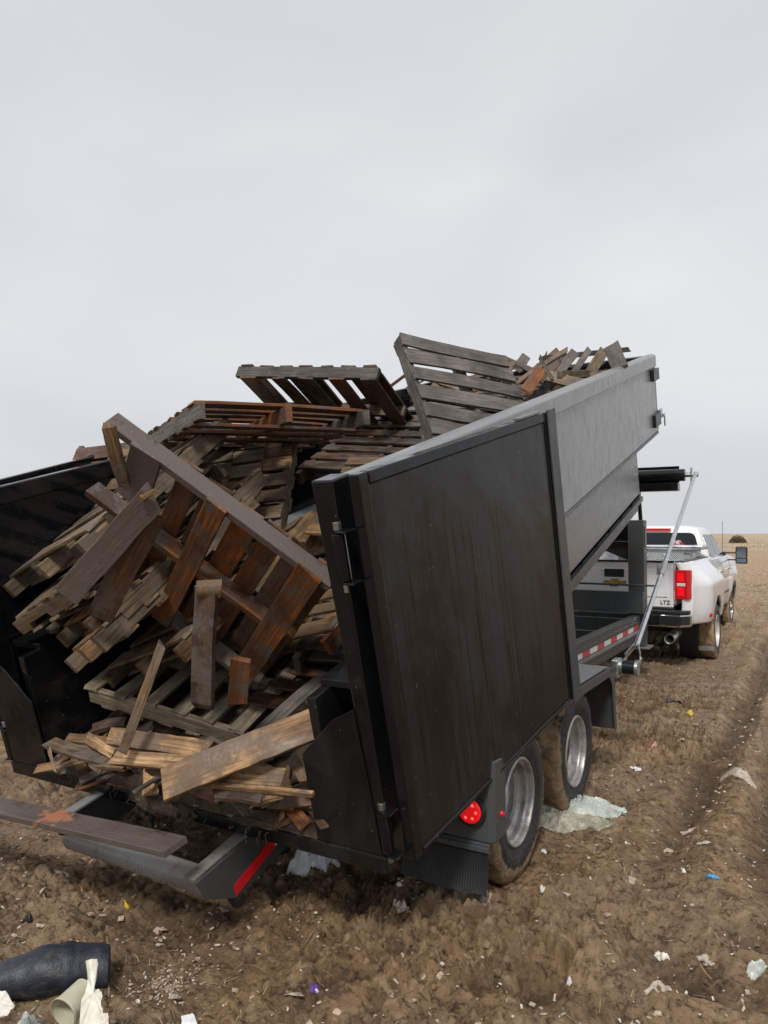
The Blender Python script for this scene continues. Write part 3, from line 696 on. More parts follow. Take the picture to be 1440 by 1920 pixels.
for sx in (1, -1):
    for cy in (3.76, 4.81):
        c = V(-2.755+sx*1.235, cy, .385); wi += 1
        m = MB(); m.lathe(sub_prof(tyre_prof(.395, .285, .212), 3), c, (sx, 0, 0), 96); hub = None
        # wheel part: hub disc, with tyre and rim as its pieces
        h = MB(); h.lathe([(0, -.03), (.055, -.035), (.062, -.075), (.10, -.078), (.150, -.082), (.168, -.070)], c+V(sx*.03, 0, 0), (sx, 0, 0), 48)
        for q in range(8):
            t = q*math.pi/4; h.tube([c+V(sx*-.052, .085*math.cos(t), .085*math.sin(t)), c+V(sx*-.022, .085*math.cos(t), .085*math.sin(t))], .011, 6)
        w = tsub(h, 'wheel', M['rim'], bevel=0, smooth=True, org=c)
        ty_ = m.build('tyre', M['tyre'], w, smooth=True, org=c); roughen(ty_, .028, 5, wi)
        m = MB(); m.lathe([(.227, .112), (.228, .124), (.222, .132), (.214, .130), (.210, .122), (.211, .104), (.199, .098), (.197, .088), (.205, .082), (.205, .062), (.196, .054), (.180, .046), (.176, .030), (.186, .022), (.188, .000), (.178, -.008), (.170, -.030), (.180, -.036), (.180, -.058), (.205, -.10), (.210, -.12)], c, (sx, 0, 0), 64)
        m.build('rim', M['rim'], w, smooth=True, org=c)

# rear bumper: two sloping channel arms joined by a pipe
m = MB(); m.tube([(-3.27, 2.45, .272), (-2.315, 2.45, .262)], .058, 28); pipe = tsub(m, 'bumper_pipe', M['pipe'], bevel=.003)
for x, sx in ((-2.30, 1), (-3.29, -1)):
    m = MB(); t = .012
    q = [(2.30, .10), (2.52, .075), (2.62, .10), (3.75, .43), (3.75, .64), (2.28, .30-.02)]
    dz = 0 if sx > 0 else .07
    q = [(a_, b_+dz) for a_, b_ in [(2.385, .228), (2.585, .150), (3.75, .47), (3.75, .64), (2.33, .318)]]
    m.prism([V(x, a, b) for a, b in q], (-sx*t, 0, 0)); ar = tsub(m, 'bumper_arm', M['frame'], bevel=.002)
    d = V(0, 1.42, .322).normalized(); nn = V(0, -d.z, d.y)
    m = MB(); m.obox(V(x-(.075 if sx > 0 else -.012), 2.33, .318+dz+.001), V(.062, 0, 0), d*1.45, nn*.012); tsub(m, 'arm_flange', M['wet2'] if False else M['pipe'], ar, bevel=.002)
    if sx > 0:
        d2 = V(0, 2.95-2.58, .325-.16).normalized(); n2 = V(0, -d2.z, d2.y)
        a = V(x+.003, 2.575, .165); m = MB(); m.obox(a, (.002, 0, 0), d2*.30, n2*.055); tsub(m, 'red_tape', M['redtape'], ar, bevel=0)
        m = MB(); m.obox(a+d2*.302, (.002, 0, 0), d2*.14, n2*.055); tsub(m, 'white_tape', M['whitetape'], ar, bevel=0)
        m = MB(); m.tube([(x-.03, 2.60, .15), (x-.03, 2.63, .11)], .035, 14); tsub(m, 'arm_boot', M['rubber'], ar, bevel=0)

m = MB(); m.tube([(-3.02, 2.75, .42), (-3.03, 2.74, .30), (-3.00, 2.72, .22), (-3.03, 2.73, .12)], .014, 8); m.tube([(-3.03, 2.73, .12), (-3.03, 2.73, .07)], [.02, .03], 8); tsub(m, 'hanging_strap', M['rubber'], bevel=0)
# ================================================================== pickup truck
TO = V(-2.50, 10.55, -.02)
tk = thing('pickup_truck', TO, 'white four door dually pickup truck with muddy tyres hitched to the trailer', 'pickup truck')
def T(x, y, z): return TO+V(x, y, z)
def ksub(m, name, mat, par=None, bevel=.005, smooth=False, org=None): return m.build(name, mat, par or tk, bevel, smooth, org=org)
def ss(a, b, x):
    t = max(0, min(1, (x-a)/(b-a))); return t*t*(3-2*t)
RW, FW = 1.22, 5.20
def side_x(y, z):
    x = .985-.10*max(0, (z-1.08)/.4)**2*1.0-.16*max(0, (.95-z)/.45)**2*.35
    g = 1-ss(1.10, 1.44, z)*.97
    x += .20*ss(-.02, .62, y)*(1-ss(1.95, 2.45, y))*g
    x += .045*ss(4.55, 4.9, y)*(1-ss(5.75, 6.2, y))*(1-ss(1.0, 1.2, z))
    x -= .10*(1-ss(0, .09, y))**2
    x -= .25*ss(5.9, 6.4, y)**2
    x -= .012*math.exp(-((z-1.02)/.02)**2)*(1 if 2.6 < y < 5.0 else 0)
    return x
for sx in (1, -1):
    ys = [i*.03 for i in range(int(6.38/.03)+1)]; nz_ = 34
    m = MB(); idx = {}
    def zt(y): return 1.425-.0*y if y < 2.6 else (1.40 if y < 5.0 else 1.40-.14*((y-5.0)/1.4)**1.5)
    def zb(y):
        b = .58
        if y < .75: b = .60+.0*y
        elif y > 2.3: b = .52
        return b
    for i, y in enumerate(ys):
        for j in range(nz_+1):
            z = zb(y)+(zt(y)-zb(y))*j/nz_; yy = y
            for (cy, r) in ((RW, .50), (FW, .50)):
                dy, dz = yy-cy, z-.43; d = math.hypot(dy, dz)
                if d < r+.018 and d > r-.035: yy = cy+dy/d*r; z = .43+dz/d*r
            idx[i, j] = len(m.v); m.v.append(T(sx*side_x(yy, z), yy, z))
    for i in range(len(ys)-1):
        for j in range(nz_):
            q = [idx[i, j], idx[i+1, j], idx[i+1, j+1], idx[i, j+1]]
            c = sum((m.v[k] for k in q), V(0, 0, 0))/4-TO
            if any(math.hypot(c.y-cy, c.z-.43) < r for cy, r in ((RW, .495), (FW, .495))): continue
            m.f.append(tuple(q))
    side = ksub(m, 'side_panel', M['white'], bevel=0, smooth=True); so = side.modifiers.new('solid', 'SOLIDIFY'); so.thickness = .03; so.offset = 0
    # door gaps, handles, trim
    for y in (2.62, 3.72, 4.86):
        m = MB()
        for q in range(12):
            z0 = .60+q*.065; m.obox(T(sx*(side_x(y, z0)+.0155), y, z0), (sx*.002, 0, 0), (0, .009, 0), (sx*(side_x(y, z0+.065)-side_x(y, z0)), 0, .064))
        ksub(m, 'door_gap', M['gap'], side, bevel=0)
    for y in (3.42, 4.52):
        m = MB(); xx = sx*(side_x(y, 1.17)+.016); m.box(*sorted((TO.x+xx, TO.x+xx+sx*.035)), TO.y+y, TO.y+y+.17, TO.z+1.155, TO.z+1.185); ksub(m, 'door_handle', M['chrome'], side, bevel=.008)
    m = MB(); xx = sx*(side_x(3.6, .78)+.016); m.box(*sorted((TO.x+xx, TO.x+xx+sx*.012)), TO.y+2.75, TO.y+4.6, TO.z+.755, TO.z+.785); ksub(m, 'side_trim', M['plastic'], side, bevel=.003)
    xx = sx*(side_x(.72, .72)+.0165); m = MB(); m.lathe([(0, .010), (.02, .009), (.03, 0)], T(xx-sx*.012, .50, .70), (sx*.6, -.8, 0), 18); ksub(m, 'marker_light', M['red'], side, bevel=0)
    # inner wheel house so the arches are dark
    m = MB(); m.lathe([(0, 0), (.50, .0), (.50, .25), (.46, .25)], T(sx*.72, RW, .43), (sx, 0, 0), 40); ksub(m, 'wheel_house', M['rubber'], side, bevel=0)
    m = MB(); m.lathe([(.0, .0), (.50, .0), (.50, .17)], T(sx*.70, FW, .43), (sx, 0, 0), 40); ksub(m, 'wheel_house', M['rubber'], side, bevel=0)
    # bed rail and inner bed wall
    m = MB(); m.box(*sorted((TO.x+sx*.80, TO.x+sx*.905)), TO.y+.03, TO.y+2.58, TO.z+1.426, TO.z+1.445); ksub(m, 'bed_rail', M['plastic'], side, bevel=.006)
    m = MB(); m.box(*sorted((TO.x+sx*.78, TO.x+sx*.80)), TO.y+.07, TO.y+2.58, TO.z+.85, TO.z+1.44); ksub(m, 'bed_wall', M['white'], side, bevel=.003)
    # tail light, mostly red, clear lens in the middle
    m = MB(); lp = [(.795, -.028), (.95, -.026), (.99, .0), (.999, .06), (.999, .10), (.795, .10)]
    m.prism([T(sx*a, b, .94) for a, b in lp], (0, 0, .39)); tl = ksub(m, 'tail_light', M['red'], bevel=.012)
    for z0, z1 in ((.985, 1.10), (1.175, 1.29)):
        m = MB(); m.box(*sorted((TO.x+sx*.83, TO.x+sx*.91)), TO.y-.033, TO.y-.029, TO.z+z0, TO.z+z1); ksub(m, 'lamp', M['redlit'], tl, bevel=.002)
    m = MB(); m.box(*sorted((TO.x+sx*.825, TO.x+sx*.93)), TO.y-.033, TO.y-.029, TO.z+1.115, TO.z+1.155); ksub(m, 'clear_lens', M['whitetape'], tl, bevel=.002)
    # mud flap with steel weight bar
    m = MB(); m.prism([T(sx*.70, .86, .155), T(sx*1.17, .86, .155), T(sx*1.17, .86, .60), T(sx*.70, .86, .56)], (0, .012, 0)); fl = ksub(m, 'mud_flap', M['rubber'], bevel=0)
    m = MB(); m.box(*sorted((TO.x+sx*.68, TO.x+sx*1.17)), TO.y+.845, TO.y+.858, TO.z+.155, TO.z+.22); ksub(m, 'weight_bar', M['galv'], fl, bevel=.002)
    # mirror
    m = MB(); m.box(*sorted((TO.x+sx*1.10, TO.x+sx*1.30)), TO.y+4.78, TO.y+4.90, TO.z+1.25, TO.z+1.57); mi = ksub(m, 'mirror', M['plastic'], bevel=.025, seg=3) if False else m.build('mirror', M['plastic'], tk, .025, False, 3)
    m = MB(); m.box(*sorted((TO.x+sx*1.12, TO.x+sx*1.28)), TO.y+4.772, TO.y+4.779, TO.z+1.36, TO.z+1.55); m.box(*sorted((TO.x+sx*1.12, TO.x+sx*1.28)), TO.y+4.772, TO.y+4.779, TO.z+1.27, TO.z+1.345); ksub(m, 'mirror_glass', M['mirrorglass'], mi, bevel=.002)
    m = MB(); m.box(*sorted((TO.x+sx*.86, TO.x+sx*1.10)), TO.y+4.80, TO.y+4.85, TO.z+1.44, TO.z+1.465); m.box(*sorted((TO.x+sx*.86, TO.x+sx*1.10)), TO.y+4.80, TO.y+4.85, TO.z+1.31, TO.z+1.335); m.box(*sorted((TO.x+sx*.83, TO.x+sx*.93)), TO.y+4.72, TO.y+4.86, TO.z+1.30, TO.z+1.47); ksub(m, 'mirror_arm', M['plastic'], mi, bevel=.006)
    m = MB(); m.box(*sorted((TO.x+sx*1.302, TO.x+sx*1.312)), TO.y+4.80, TO.y+4.88, TO.z+1.34, TO.z+1.38); ksub(m, 'turn_signal', simple('amber_lens', (.7, .2, .02), .3, emit=((1, .3, .02), .5)) if sx > 0 else M['red'], mi, bevel=.003)
# tailgate
m = MB(); m.box(TO.x-.775, TO.x+.775, TO.y-.0, TO.y+.06, TO.z+.82, TO.z+1.425); tg = ksub(m, 'tailgate', M['white'], bevel=.014)
m = MB(); m.box(TO.x-.70, TO.x+.70, TO.y-.012, TO.y-.001, TO.z+.96, TO.z+1.33); ksub(m, 'gate_panel', M['white'], tg, bevel=.010)
m = MB(); m.box(TO.x-.785, TO.x+.785, TO.y-.012, TO.y+.07, TO.z+1.426, TO.z+1.45); ksub(m, 'gate_cap', M['plastic'], tg, bevel=.006)
m = MB(); m.box(TO.x-.135, TO.x+.135, TO.y-.026, TO.y-.013, TO.z+1.215, TO.z+1.325); hd = ksub(m, 'gate_handle', M['plastic'], tg, bevel=.010)
m = MB(); bt = [(-.15, -.035), (-.06, -.035), (-.055, -.062), (.045, -.062), (.05, -.035), (.135, -.035), (.155, .035), (.06, .035), (.055, .062), (-.045, .062), (-.05, .035), (-.135, .035)]
m.prism([T(a*1.0, -.022, 1.135+b*.72) for a, b in bt], (0, .008, 0)); em = ksub(m, 'gate_emblem', M['gold'], tg, bevel=.002)
m = MB(); m.prism([T(a*1.07, -.0165, 1.135+b*.72*1.18) for a, b in bt], (0, .0035, 0)); ksub(m, 'emblem_rim', M['chrome'], tg, bevel=0)
def text_mesh(txt, size, ext, M4, name, mat, par):
    cu = bpy.data.curves.new(name, 'FONT'); cu.body = txt; cu.size = size; cu.extrude = ext; cu.align_x = 'CENTER'
    ob = bpy.data.objects.new(name, cu); col.objects.link(ob); dg = bpy.context.evaluated_depsgraph_get(); dg.update()
    me = bpy.data.meshes.new_from_object(ob.evaluated_get(dg)); bpy.data.objects.remove(ob); bpy.data.curves.remove(cu)
    o = bpy.data.objects.new(name, me); col.objects.link(o); me.materials.clear(); me.materials.append(mat); o.parent = par; o.matrix_local = M4; OFF[o.name] = V(0, 0, 0); return o
text_mesh('LTZ', .075, .003, Matrix.Translation((.67, -.006, .865)) @ Matrix.Rotation(rad(90), 4, 'X'), 'trim_lettering', M['plastic'], tg)
# bed floor, toolbox
m = MB(); m.box(TO.x-.78, TO.x+.78, TO.y+.06, TO.y+2.60, TO.z+.86, TO.z+.90); m.box(TO.x-.78, TO.x+.78, TO.y+2.58, TO.y+2.61, TO.z+.9, TO.z+1.44); ksub(m, 'truck_bed', M['white'])
m = MB(); m.box(TO.x-.80, TO.x+.80, TO.y+1.95, TO.y+2.50, TO.z+1.30, TO.z+1.56); tb = ksub(m, 'toolbox', M['toolplate'], bevel=.01)
m = MB(); m.box(TO.x-.90, TO.x+.90, TO.y+1.90, TO.y+2.56, TO.z+1.561, TO.z+1.63); ksub(m, 'toolbox_lid', M['alu'], tb, bevel=.02)
m = MB(); m.box(TO.x+.62, TO.x+.74, TO.y+1.935, TO.y+1.949, TO.z+1.49, TO.z+1.52); m.box(TO.x+.72, TO.x+.74, TO.y+1.92, TO.y+1.948, TO.z+1.47, TO.z+1.489); ksub(m, 'toolbox_latch', M['chrome'], tb, bevel=.003)
# bumper
m = MB(); bp = [(-1.0, .06), (-.99, -.06), (-.90, -.17), (.90, -.17), (.99, -.06), (1.0, .06)]
m.prism([T(a, b, .575) for a, b in bp], (0, 0, .17)); bu = ksub(m, 'rear_bumper', M['chrome'], bevel=.02)
m = MB(); m.prism([T(a*.985, b*.95-.0, .747) for a, b in bp], (0, 0, .045)); m.box(TO.x-.78, TO.x+.78, TO.y-.02, TO.y+.05, TO.z+.793, TO.z+.818); ksub(m, 'step_pad', M['plastic'], bu, bevel=.008)
for sx in (1, -1):
    m = MB(); m.prism([T(sx*a, b-.004, .61) for a, b in [(.62, -.168), (.90, -.174), (.994, -.062), (.97, -.04), (.62, -.10)]], (0, 0, .115)); ksub(m, 'corner_step', M['plastic'], bu, bevel=.006)
m = MB(); m.tube([T(.72, -.02, .40), T(.70, .9, .42)], .065, 24, cap=False); ex = ksub(m, 'exhaust_pipe', M['galv'], bevel=0, smooth=True); so = ex.modifiers.new('solid', 'SOLIDIFY'); so.thickness = .006
m = MB(); m.box(TO.x-.55, TO.x+.55, TO.y+.4, TO.y+5.9, TO.z+.45, TO.z+.60); m.tube([T(-.9, RW, .40), T(.9, RW, .40)], .06, 14); m.lathe([(0, -.12), (.14, -.10), (.17, 0), (.14, .10), (0, .12)], T(0, RW, .40), (0, 1, 0), 20); ksub(m, 'chassis', M['rubber'], bevel=0)
# cab
def cab_row(z):
    # half width, rear y, front y, corner radius
    if z <= 1.38: return (.90, 2.66, 5.02, .10)
    t = (z-1.38)
    return (.90-.33*t, 2.66+.16*t, 5.02-1.62*t-.5*t*t, .10)
rows = [(1.20, 0), (1.38, 0), (1.46, 0), (1.55, 0), (1.64, 0), (1.73, 0), (1.80, 0), (1.86, .012), (1.90, .035), (1.925, .08), (1.942, .16), (1.952, .28)]
m = MB(); ring = None; NR = 0
for z, ins in rows:
    hw, yr, yf, r = cab_row(min(z, 1.86)); hw -= ins; yr += ins*1.0; yf -= ins*1.6; pts = []
    for cx_, cy_, a0 in ((hw-r, yr+r, -90), (hw-r, yf-r, 0), (-hw+r, yf-r, 90), (-hw+r, yr+r, 180)):
        for q in range(7): a = rad(a0+q*15); pts.append((cx_+r*math.cos(a), cy_+r*math.sin(a)))
    NR = len(pts); m.v += [T(p[0], p[1], z) for p in pts]
for i in range(len(rows)-1):
    for k in range(NR): m.f.append((i*NR+k, i*NR+(k+1) % NR, (i+1)*NR+(k+1) % NR, (i+1)*NR+k))
m.f.append(tuple(range((len(rows)-1)*NR, len(rows)*NR)))
cab = ksub(m, 'cab', M['white'], bevel=0, smooth=True)
def wall_y(z): return cab_row(z)[1]
def wall_x(z): return cab_row(z)[0]
def rounded(poly, r=.04, n=4):
    out = []
    for i in range(len(poly)):
        p0, p, p1 = Vector(poly[i-1]), Vector(poly[i]), Vector(poly[(i+1) % len(poly)])
        a = p+(p0-p).normalized()*r; b = p+(p1-p).normalized()*r
        for q in range(n+1): t = q/n; out.append(a*(1-t)**2+p*2*t*(1-t)+b*t*t)
    return out
rw = rounded([(-.76, 1.47), (.76, 1.47), (.67, 1.83), (-.67, 1.83)], .09)
m = MB(); m.prism([T(p[0], wall_y(p[1])-.006, p[1]) for p in rw], (0, .02, 0)); wn_ = ksub(m, 'rear_window', M['glass'], cab, bevel=0)
dec = [(.33, 1.49), (.60, 1.49), (.56, 1.60), (.44, 1.71), (.34, 1.70)]
def decal():
    mt = Mat('red_white_seat_cover'); n = mt.noise(mt.coords((9, 9, 9), rnd=False), 1, 3, .6, 2)
    mt.col(mt.ramp(n, [(.42, (.35, .03, .06)), (.50, (.35, .03, .06)), (.53, (.65, .55, .58)), (.6, (.65, .55, .58))])); mt.rough(.3); return mt.m
m = MB(); m.prism([T(p[0], wall_y(p[1])-.0075, p[1]) for p in rounded(dec, .03)], (0, .001, 0)); ksub(m, 'window_decal', decal(), cab, bevel=0)
m = MB(); m.box(TO.x-.30, TO.x+.30, TO.y+2.70, TO.y+2.76, TO.z+1.862, TO.z+1.905); bl = ksub(m, 'third_brake_light', M['red'], cab, bevel=.01)
for sx in (1, -1):
    for name, poly in (('rear_side_window', [(2.88, 1.43), (3.60, 1.43), (3.60, 1.80), (3.02, 1.80)]), ('front_side_window', [(3.70, 1.43), (4.72, 1.43), (4.18, 1.80), (3.70, 1.80)])):
        pr = rounded(poly, .05); m = MB()
        m.prism([T(sx*(wall_x(z)+.005), y, z) for y, z in pr], (-sx*.02, 0, 0)); ksub(m, 'side_window', M['glass'], cab, bevel=0)
ws = rounded([(-.74, 1.46), (.74, 1.46), (.64, 1.83), (-.64, 1.83)], .06)
m = MB(); m.prism([T(p[0], cab_row(p[1])[2]+.012, p[1]) for p in ws], (0, -.02, 0)); ksub(m, 'windscreen', M['glass'], cab, bevel=0)
m = MB(); m.prism([T(-.86, 4.9, .7), T(-.86, 6.32, .7), T(-.86, 6.36, 1.18), T(-.86, 6.1, 1.34), T(-.86, 4.9, 1.43)], (1.72, 0, 0)); ksub(m, 'hood', M['white'], bevel=.05)
m = MB(); m.box(TO.x-.93, TO.x+.93, TO.y+6.33, TO.y+6.45, TO.z+.5, TO.z+.75); ksub(m, 'front_bumper', M['chrome'], bevel=.02)
m = MB(); m.tube([T(.86, 4.98, 1.38), T(.86, 5.0, 2.05)], .004, 6); ksub(m, 'antenna', M['plastic'], bevel=0)
# truck wheels
def twheel(cx_, cy_, sx, dual, front):
    global wi
    wi += 1; c = T(cx_, cy_, .40)
    h = MB()
    if front: h.lathe([(0, .13), (.06, .125), (.07, .10), (.075, .03), (.12, .02), (.19, .035), (.20, .02)], c, (sx, 0, 0), 40)
    else: h.lathe([(0, -.03), (.07, -.03), (.08, -.10), (.13, -.105), (.19, -.09)], c, (sx, 0, 0), 40)
    w = ksub(h, 'wheel', M['chrome'] if front else M['rim'], bevel=0, smooth=True, org=c)
    m = MB(); m.lathe(sub_prof(tyre_prof(.40, .235, .222), 3), c, (sx, 0, 0), 80); t_ = m.build('tyre', M['trucktyre'], w, smooth=True, org=c); roughen(t_, .022, 5, wi)
    if dual:
        m = MB(); m.lathe(sub_prof(tyre_prof(.40, .235, .222), 2), c-V(sx*.30, 0, 0), (sx, 0, 0), 64); t_ = m.build('tyre', M['trucktyre'], w, smooth=True, org=c-V(sx*.30, 0, 0)); roughen(t_, .022, 5, wi+20)
    m = MB(); m.lathe([(.236, .095), (.234, .112), (.222, .112), (.215, .08), (.205, .06), (.20, -.05), (.19, -.09)], c, (sx, 0, 0), 56); m.build('rim', M['whiterim'] if not front else M['chrome'], w, smooth=True, org=c)
M['whiterim'] = simple('dusty_white_rim', (.58, .56, .53), .4, .2, scale=12)
for sx in (1, -1):
    twheel(sx*1.065, RW, sx, True, False); twheel(sx*.87, FW, sx, False, True)

# ================================================================== pallets
rnd = random.Random(7)
def board_bm(l, w, t, seed, rag=.006, ns=7, warp=.004):
    r = random.Random(seed); m = MB(); n = ns
    bow = r.uniform(-warp, warp); tw = r.uniform(-.02, .02)
    for i in range(n+1):
        f = i/n; x = (f-.5)*l
        e = (i in (0, n))
        jy = r.uniform(-1, 1)*w*.02; bz = bow*(1-(2*f-1)**2)*3
        for (sy, sz) in ((-1, -1), (1, -1), (1, 1), (-1, 1)):
            xx = x+(r.uniform(-rag, rag)*1.0 if e else 0)
            yy = sy*w/2+jy+r.uniform(-.0012, .0012); zz = sz*t/2+bz+r.uniform(-.0006, .0006)+tw*(f-.5)*sy*w/2
            m.v.append(V(xx, yy, zz))
    for i in range(n):
        for k in range(4):
            a, b = i*4+k, i*4+(k+1) % 4; m.f.append((a, b, b+4, a+4))
    m.f += [(3, 2, 1, 0), (n*4, n*4+1, n*4+2, n*4+3)]
    return m
def stringer_bm(l, h, t, seed, notch=False):
    r = random.Random(seed); m = MB()
    nt = .036; pr = [(-.5, -h/2)]
    for c in ((-.29, .29) if notch else ()):
        pr += [(c-.11, -h/2), (c-.09, -h/2+nt), (c+.09, -h/2+nt), (c+.11, -h/2)]
    pr += [(.5, -h/2), (.5, h/2), (.25, h/2), (0, h/2), (-.25, h/2), (-.5, h/2)]
    pts = [V(a*l+r.uniform(-.003, .003), 0, b+r.uniform(-.001, .001)) for a, b in pr]
    m.prism([p+V(0, -t/2, 0) for p in pts], (0, t, 0)); return m
def frame3(x, y, z, c):
    return Matrix(((x.x, y.x, z.x, c.x), (x.y, y.y, z.y, c.y), (x.z, y.z, z.z, c.z), (0, 0, 0, 1)))
seedc = [100]
def plank(name, mat, parent, c, ax, nrm, l, w, t, rag=.006, ns=7, warp=.004, bevel=.0022):
    """one board: centre c, long axis ax, face normal nrm (world)"""
    seedc[0] += 1; ax = Vector(ax).normalized(); nrm = Vector(nrm); y = nrm.cross(ax).normalized(); z = ax.cross(y).normalized()
    mt = frame3(ax, y, z, Vector(c)); 
    if parent: mt = Matrix.Translation(-OFF[parent.name]) @ mt
    return board_bm(l, w, t, seedc[0], rag, ns, warp).build(name, M[mat], parent, bevel, False, 1, mtx=mt)
PALG = 'wooden pallets piled in the trailer box'
def pal(label, A, B, C, L=1.2, W=1.0, style='wet', face='top', smat=None, top=None, bot=None, miss=(), sub=None, strs=(0, .5, 1), notch=False):
    """A corner on the seen face, B along the stringers, C along the deck boards (world points)"""
    A, B, C = Vector(A), Vector(B), Vector(C); ex = (B-A).normalized(); ey = (C-A); ey = (ey-ex*ey.dot(ex)).normalized()
    n = ex.cross(ey)                      # choose n so that it points out of the seen face, towards the viewer side
    if n.dot(V(0, 0, 1.8)-A) < 0: n = -n
    th, hs = .018, .088; H = hs+2*th
    up = n if face == 'top' else -n
    base = A-n*0 if face == 'top' else A  # a point on the outer plane of the seen face
    topz = 0 if face == 'top' else H      # offset of the top plane along up from A
    r = random.Random(hash(label) % 1000 if False else sum(map(ord, label)))
    root = thing('wooden_pallet', A+ex*L/2+ey*W/2-n*H, label, 'pallet', PALG)
    def pt(s, t, z): return A+ex*s+ey*t+up*(topz+z)     # z measured from the top plane (negative = down)
    smat = smat or style
    for i, f in enumerate(strs):
        t = .02+f*(W-.04)
        c = pt(L/2, t, -th-hs/2); seedc[0] += 1; y = up.cross(ex).normalized()
        mt = Matrix.Translation(-OFF[root.name]) @ frame3(ex, y, up, c)
        stringer_bm(L, hs, .038, seedc[0], notch).build('stringer', M[smat if i != 1 else style], root, .0025, False, 1, mtx=mt)
    tb = top if top is not None else [((i+.5)/7*(L-.09)+.045, .095 if 0 < i < 6 else .12) for i in range(7)]
    bb = bot if bot is not None else [((i+.5)/5*(L-.09)+.045, .095) for i in range(5)]
    for which, lst, z in (('top', tb, -th/2), ('bot', bb, -H+th/2)):
        for k, q in enumerate(lst):
            if (which, k) in miss: continue
            s, w = q[0], q[1]; t0, t1 = (q[2], q[3]) if len(q) > 2 else (0, 1); mt_ = q[4] if len(q) > 4 else style
            ax = ey+ex*r.uniform(-.02, .02)
            plank('deck_board', mt_, root, pt(s, (t0+t1)/2*W, z+r.uniform(-.001, .001)), ax, up, (t1-t0)*W+r.uniform(-.008, .012), w*r.uniform(.92, 1.05), th, rag=.010 if (t0, t1) == (0, 1) else .03)
    if sub: sub(root, pt, ex, ey, up)
    return root

# the big mud-caked pallet hanging over the tail, underside to the viewer
def big_extra(root, pt, ex, ey, up):
    def seg(name, a, b, w, mat, nrm=None, t=.02, rag=.02):
        a, b = Vector(a), Vector(b); plank(name, mat, root, (a+b)/2, b-a, nrm or (V(0, 0, 1.8)-(a+b)/2), (b-a).length, w, t, rag=rag, ns=9)
    seg('broken_deck_board', (-2.351, 2.115, 1.941), (-2.812, 2.087, 1.556), .118, 'mud', rag=.05)
    seg('broken_deck_board', (-2.414, 2.173, 1.878), (-2.771, 2.209, 1.443), .115, 'wet2', rag=.03)
    seg('broken_deck_board', (-2.135, 2.209, 1.574), (-2.186, 2.241, 1.093), .095, 'wet2', V(.25, -1, .2), t=.03)
    seg('hanging_board', (-2.590, 2.091, 2.251), (-2.628, 2.216, 2.006), .055, 'tan', V(.4, -1, 0), t=.03)
    seg('broken_deck_board', (-2.136, 2.416, 1.266), (-2.187, 2.451, 1.062), .085, 'wet')
    seg('splinter', (-2.378, 2.076, 1.940), (-2.299, 2.098, 1.976), .022, 'pale', t=.006, rag=.03)
    seg('corner_block', (-2.127, 2.212, 1.607), (-2.135, 2.221, 1.546), .10, 'tan', t=.05)
pal('large mud caked pallet hanging over the tail, the nearest one, with broken deck boards',
    Bx(.11, .015, 1.85), Bx(.92, .30, 1.04), Bx(.11-.74, .015+.18, 1.85-.64), 1.2, 1.0, 'wet', 'bot', smat='mud',
    top=[(.40, .11, .0, 1, 'wet'), (.55, .12, 0, .8, 'wet2'), (.72, .12, 0, 1, 'wet'), (.86, .12, 0, 1, 'wet'), (1.0, .11, 0, .9, 'wet2'), (1.14, .11)],
    bot=[(.23, .15, .0, .34, 'mud'), (.60, .11, 0, 1.0, 'wet'), (1.10, .13, 0, 1.02, 'wet')], sub=big_extra)

pal('grey pallet standing on edge against the right side rail, deck boards facing out',
    Bx(.27, 2.50, 2.09), Bx(.80, 1.87, 1.21), Bx(.76, 3.33, 1.80), 1.0, .93, 'dgrey', 'top', smat='dgrey',
    top=[(.055+.158*i, .118) for i in range(6)], bot=[(.06, .1), (.45, .1), (.82, .1)])
pal('dark pallet at the top of the pile seen from below, sloping down into the box',
    Bx(.09, 2.38, 1.79), Bx(-1.10, 2.29, 1.94), Bx(-.04, 3.18, 1.21), 1.2, 1.15, 'wet2', 'bot', smat='dgrey',
    bot=[(.07, .13, 0, 1, 'wet2'), (.33, .13, 0, 1, 'wet'), (.58, .12), (.80, .13, 0, 1, 'wet'), (1.08, .14)], 
    top=[(.07+.177*i, .11) for i in range(7)])
pal('flat pallet lying above the tail stack with its open end towards the viewer',
    Bx(.038, .655, 1.761), Bx(-1.005, 1.211, 1.554), Bx(.53, 1.502, 1.56), 1.2, 1.0, 'wet', 'bot', smat='dgrey')
k_ = .93
def cs(p, k=k_): c = V(0, 0, 1.8); return c+(Vector(p)-c)*k
pal('weathered grey pallet at the bottom of the pile just above the tail sill',
    cs(Bx(-.005, .589, .054)), cs(Bx(-1.075, .454, .27)), cs(Bx(-.101, 1.499, .146)), 1.03, .86, 'lgrey', 'top', smat='lgrey',
    top=[(.05, .10), (.22, .07), (.40, .085), (.60, .085), (.80, .085), (1.0, .10)], strs=(0, .55, 1))
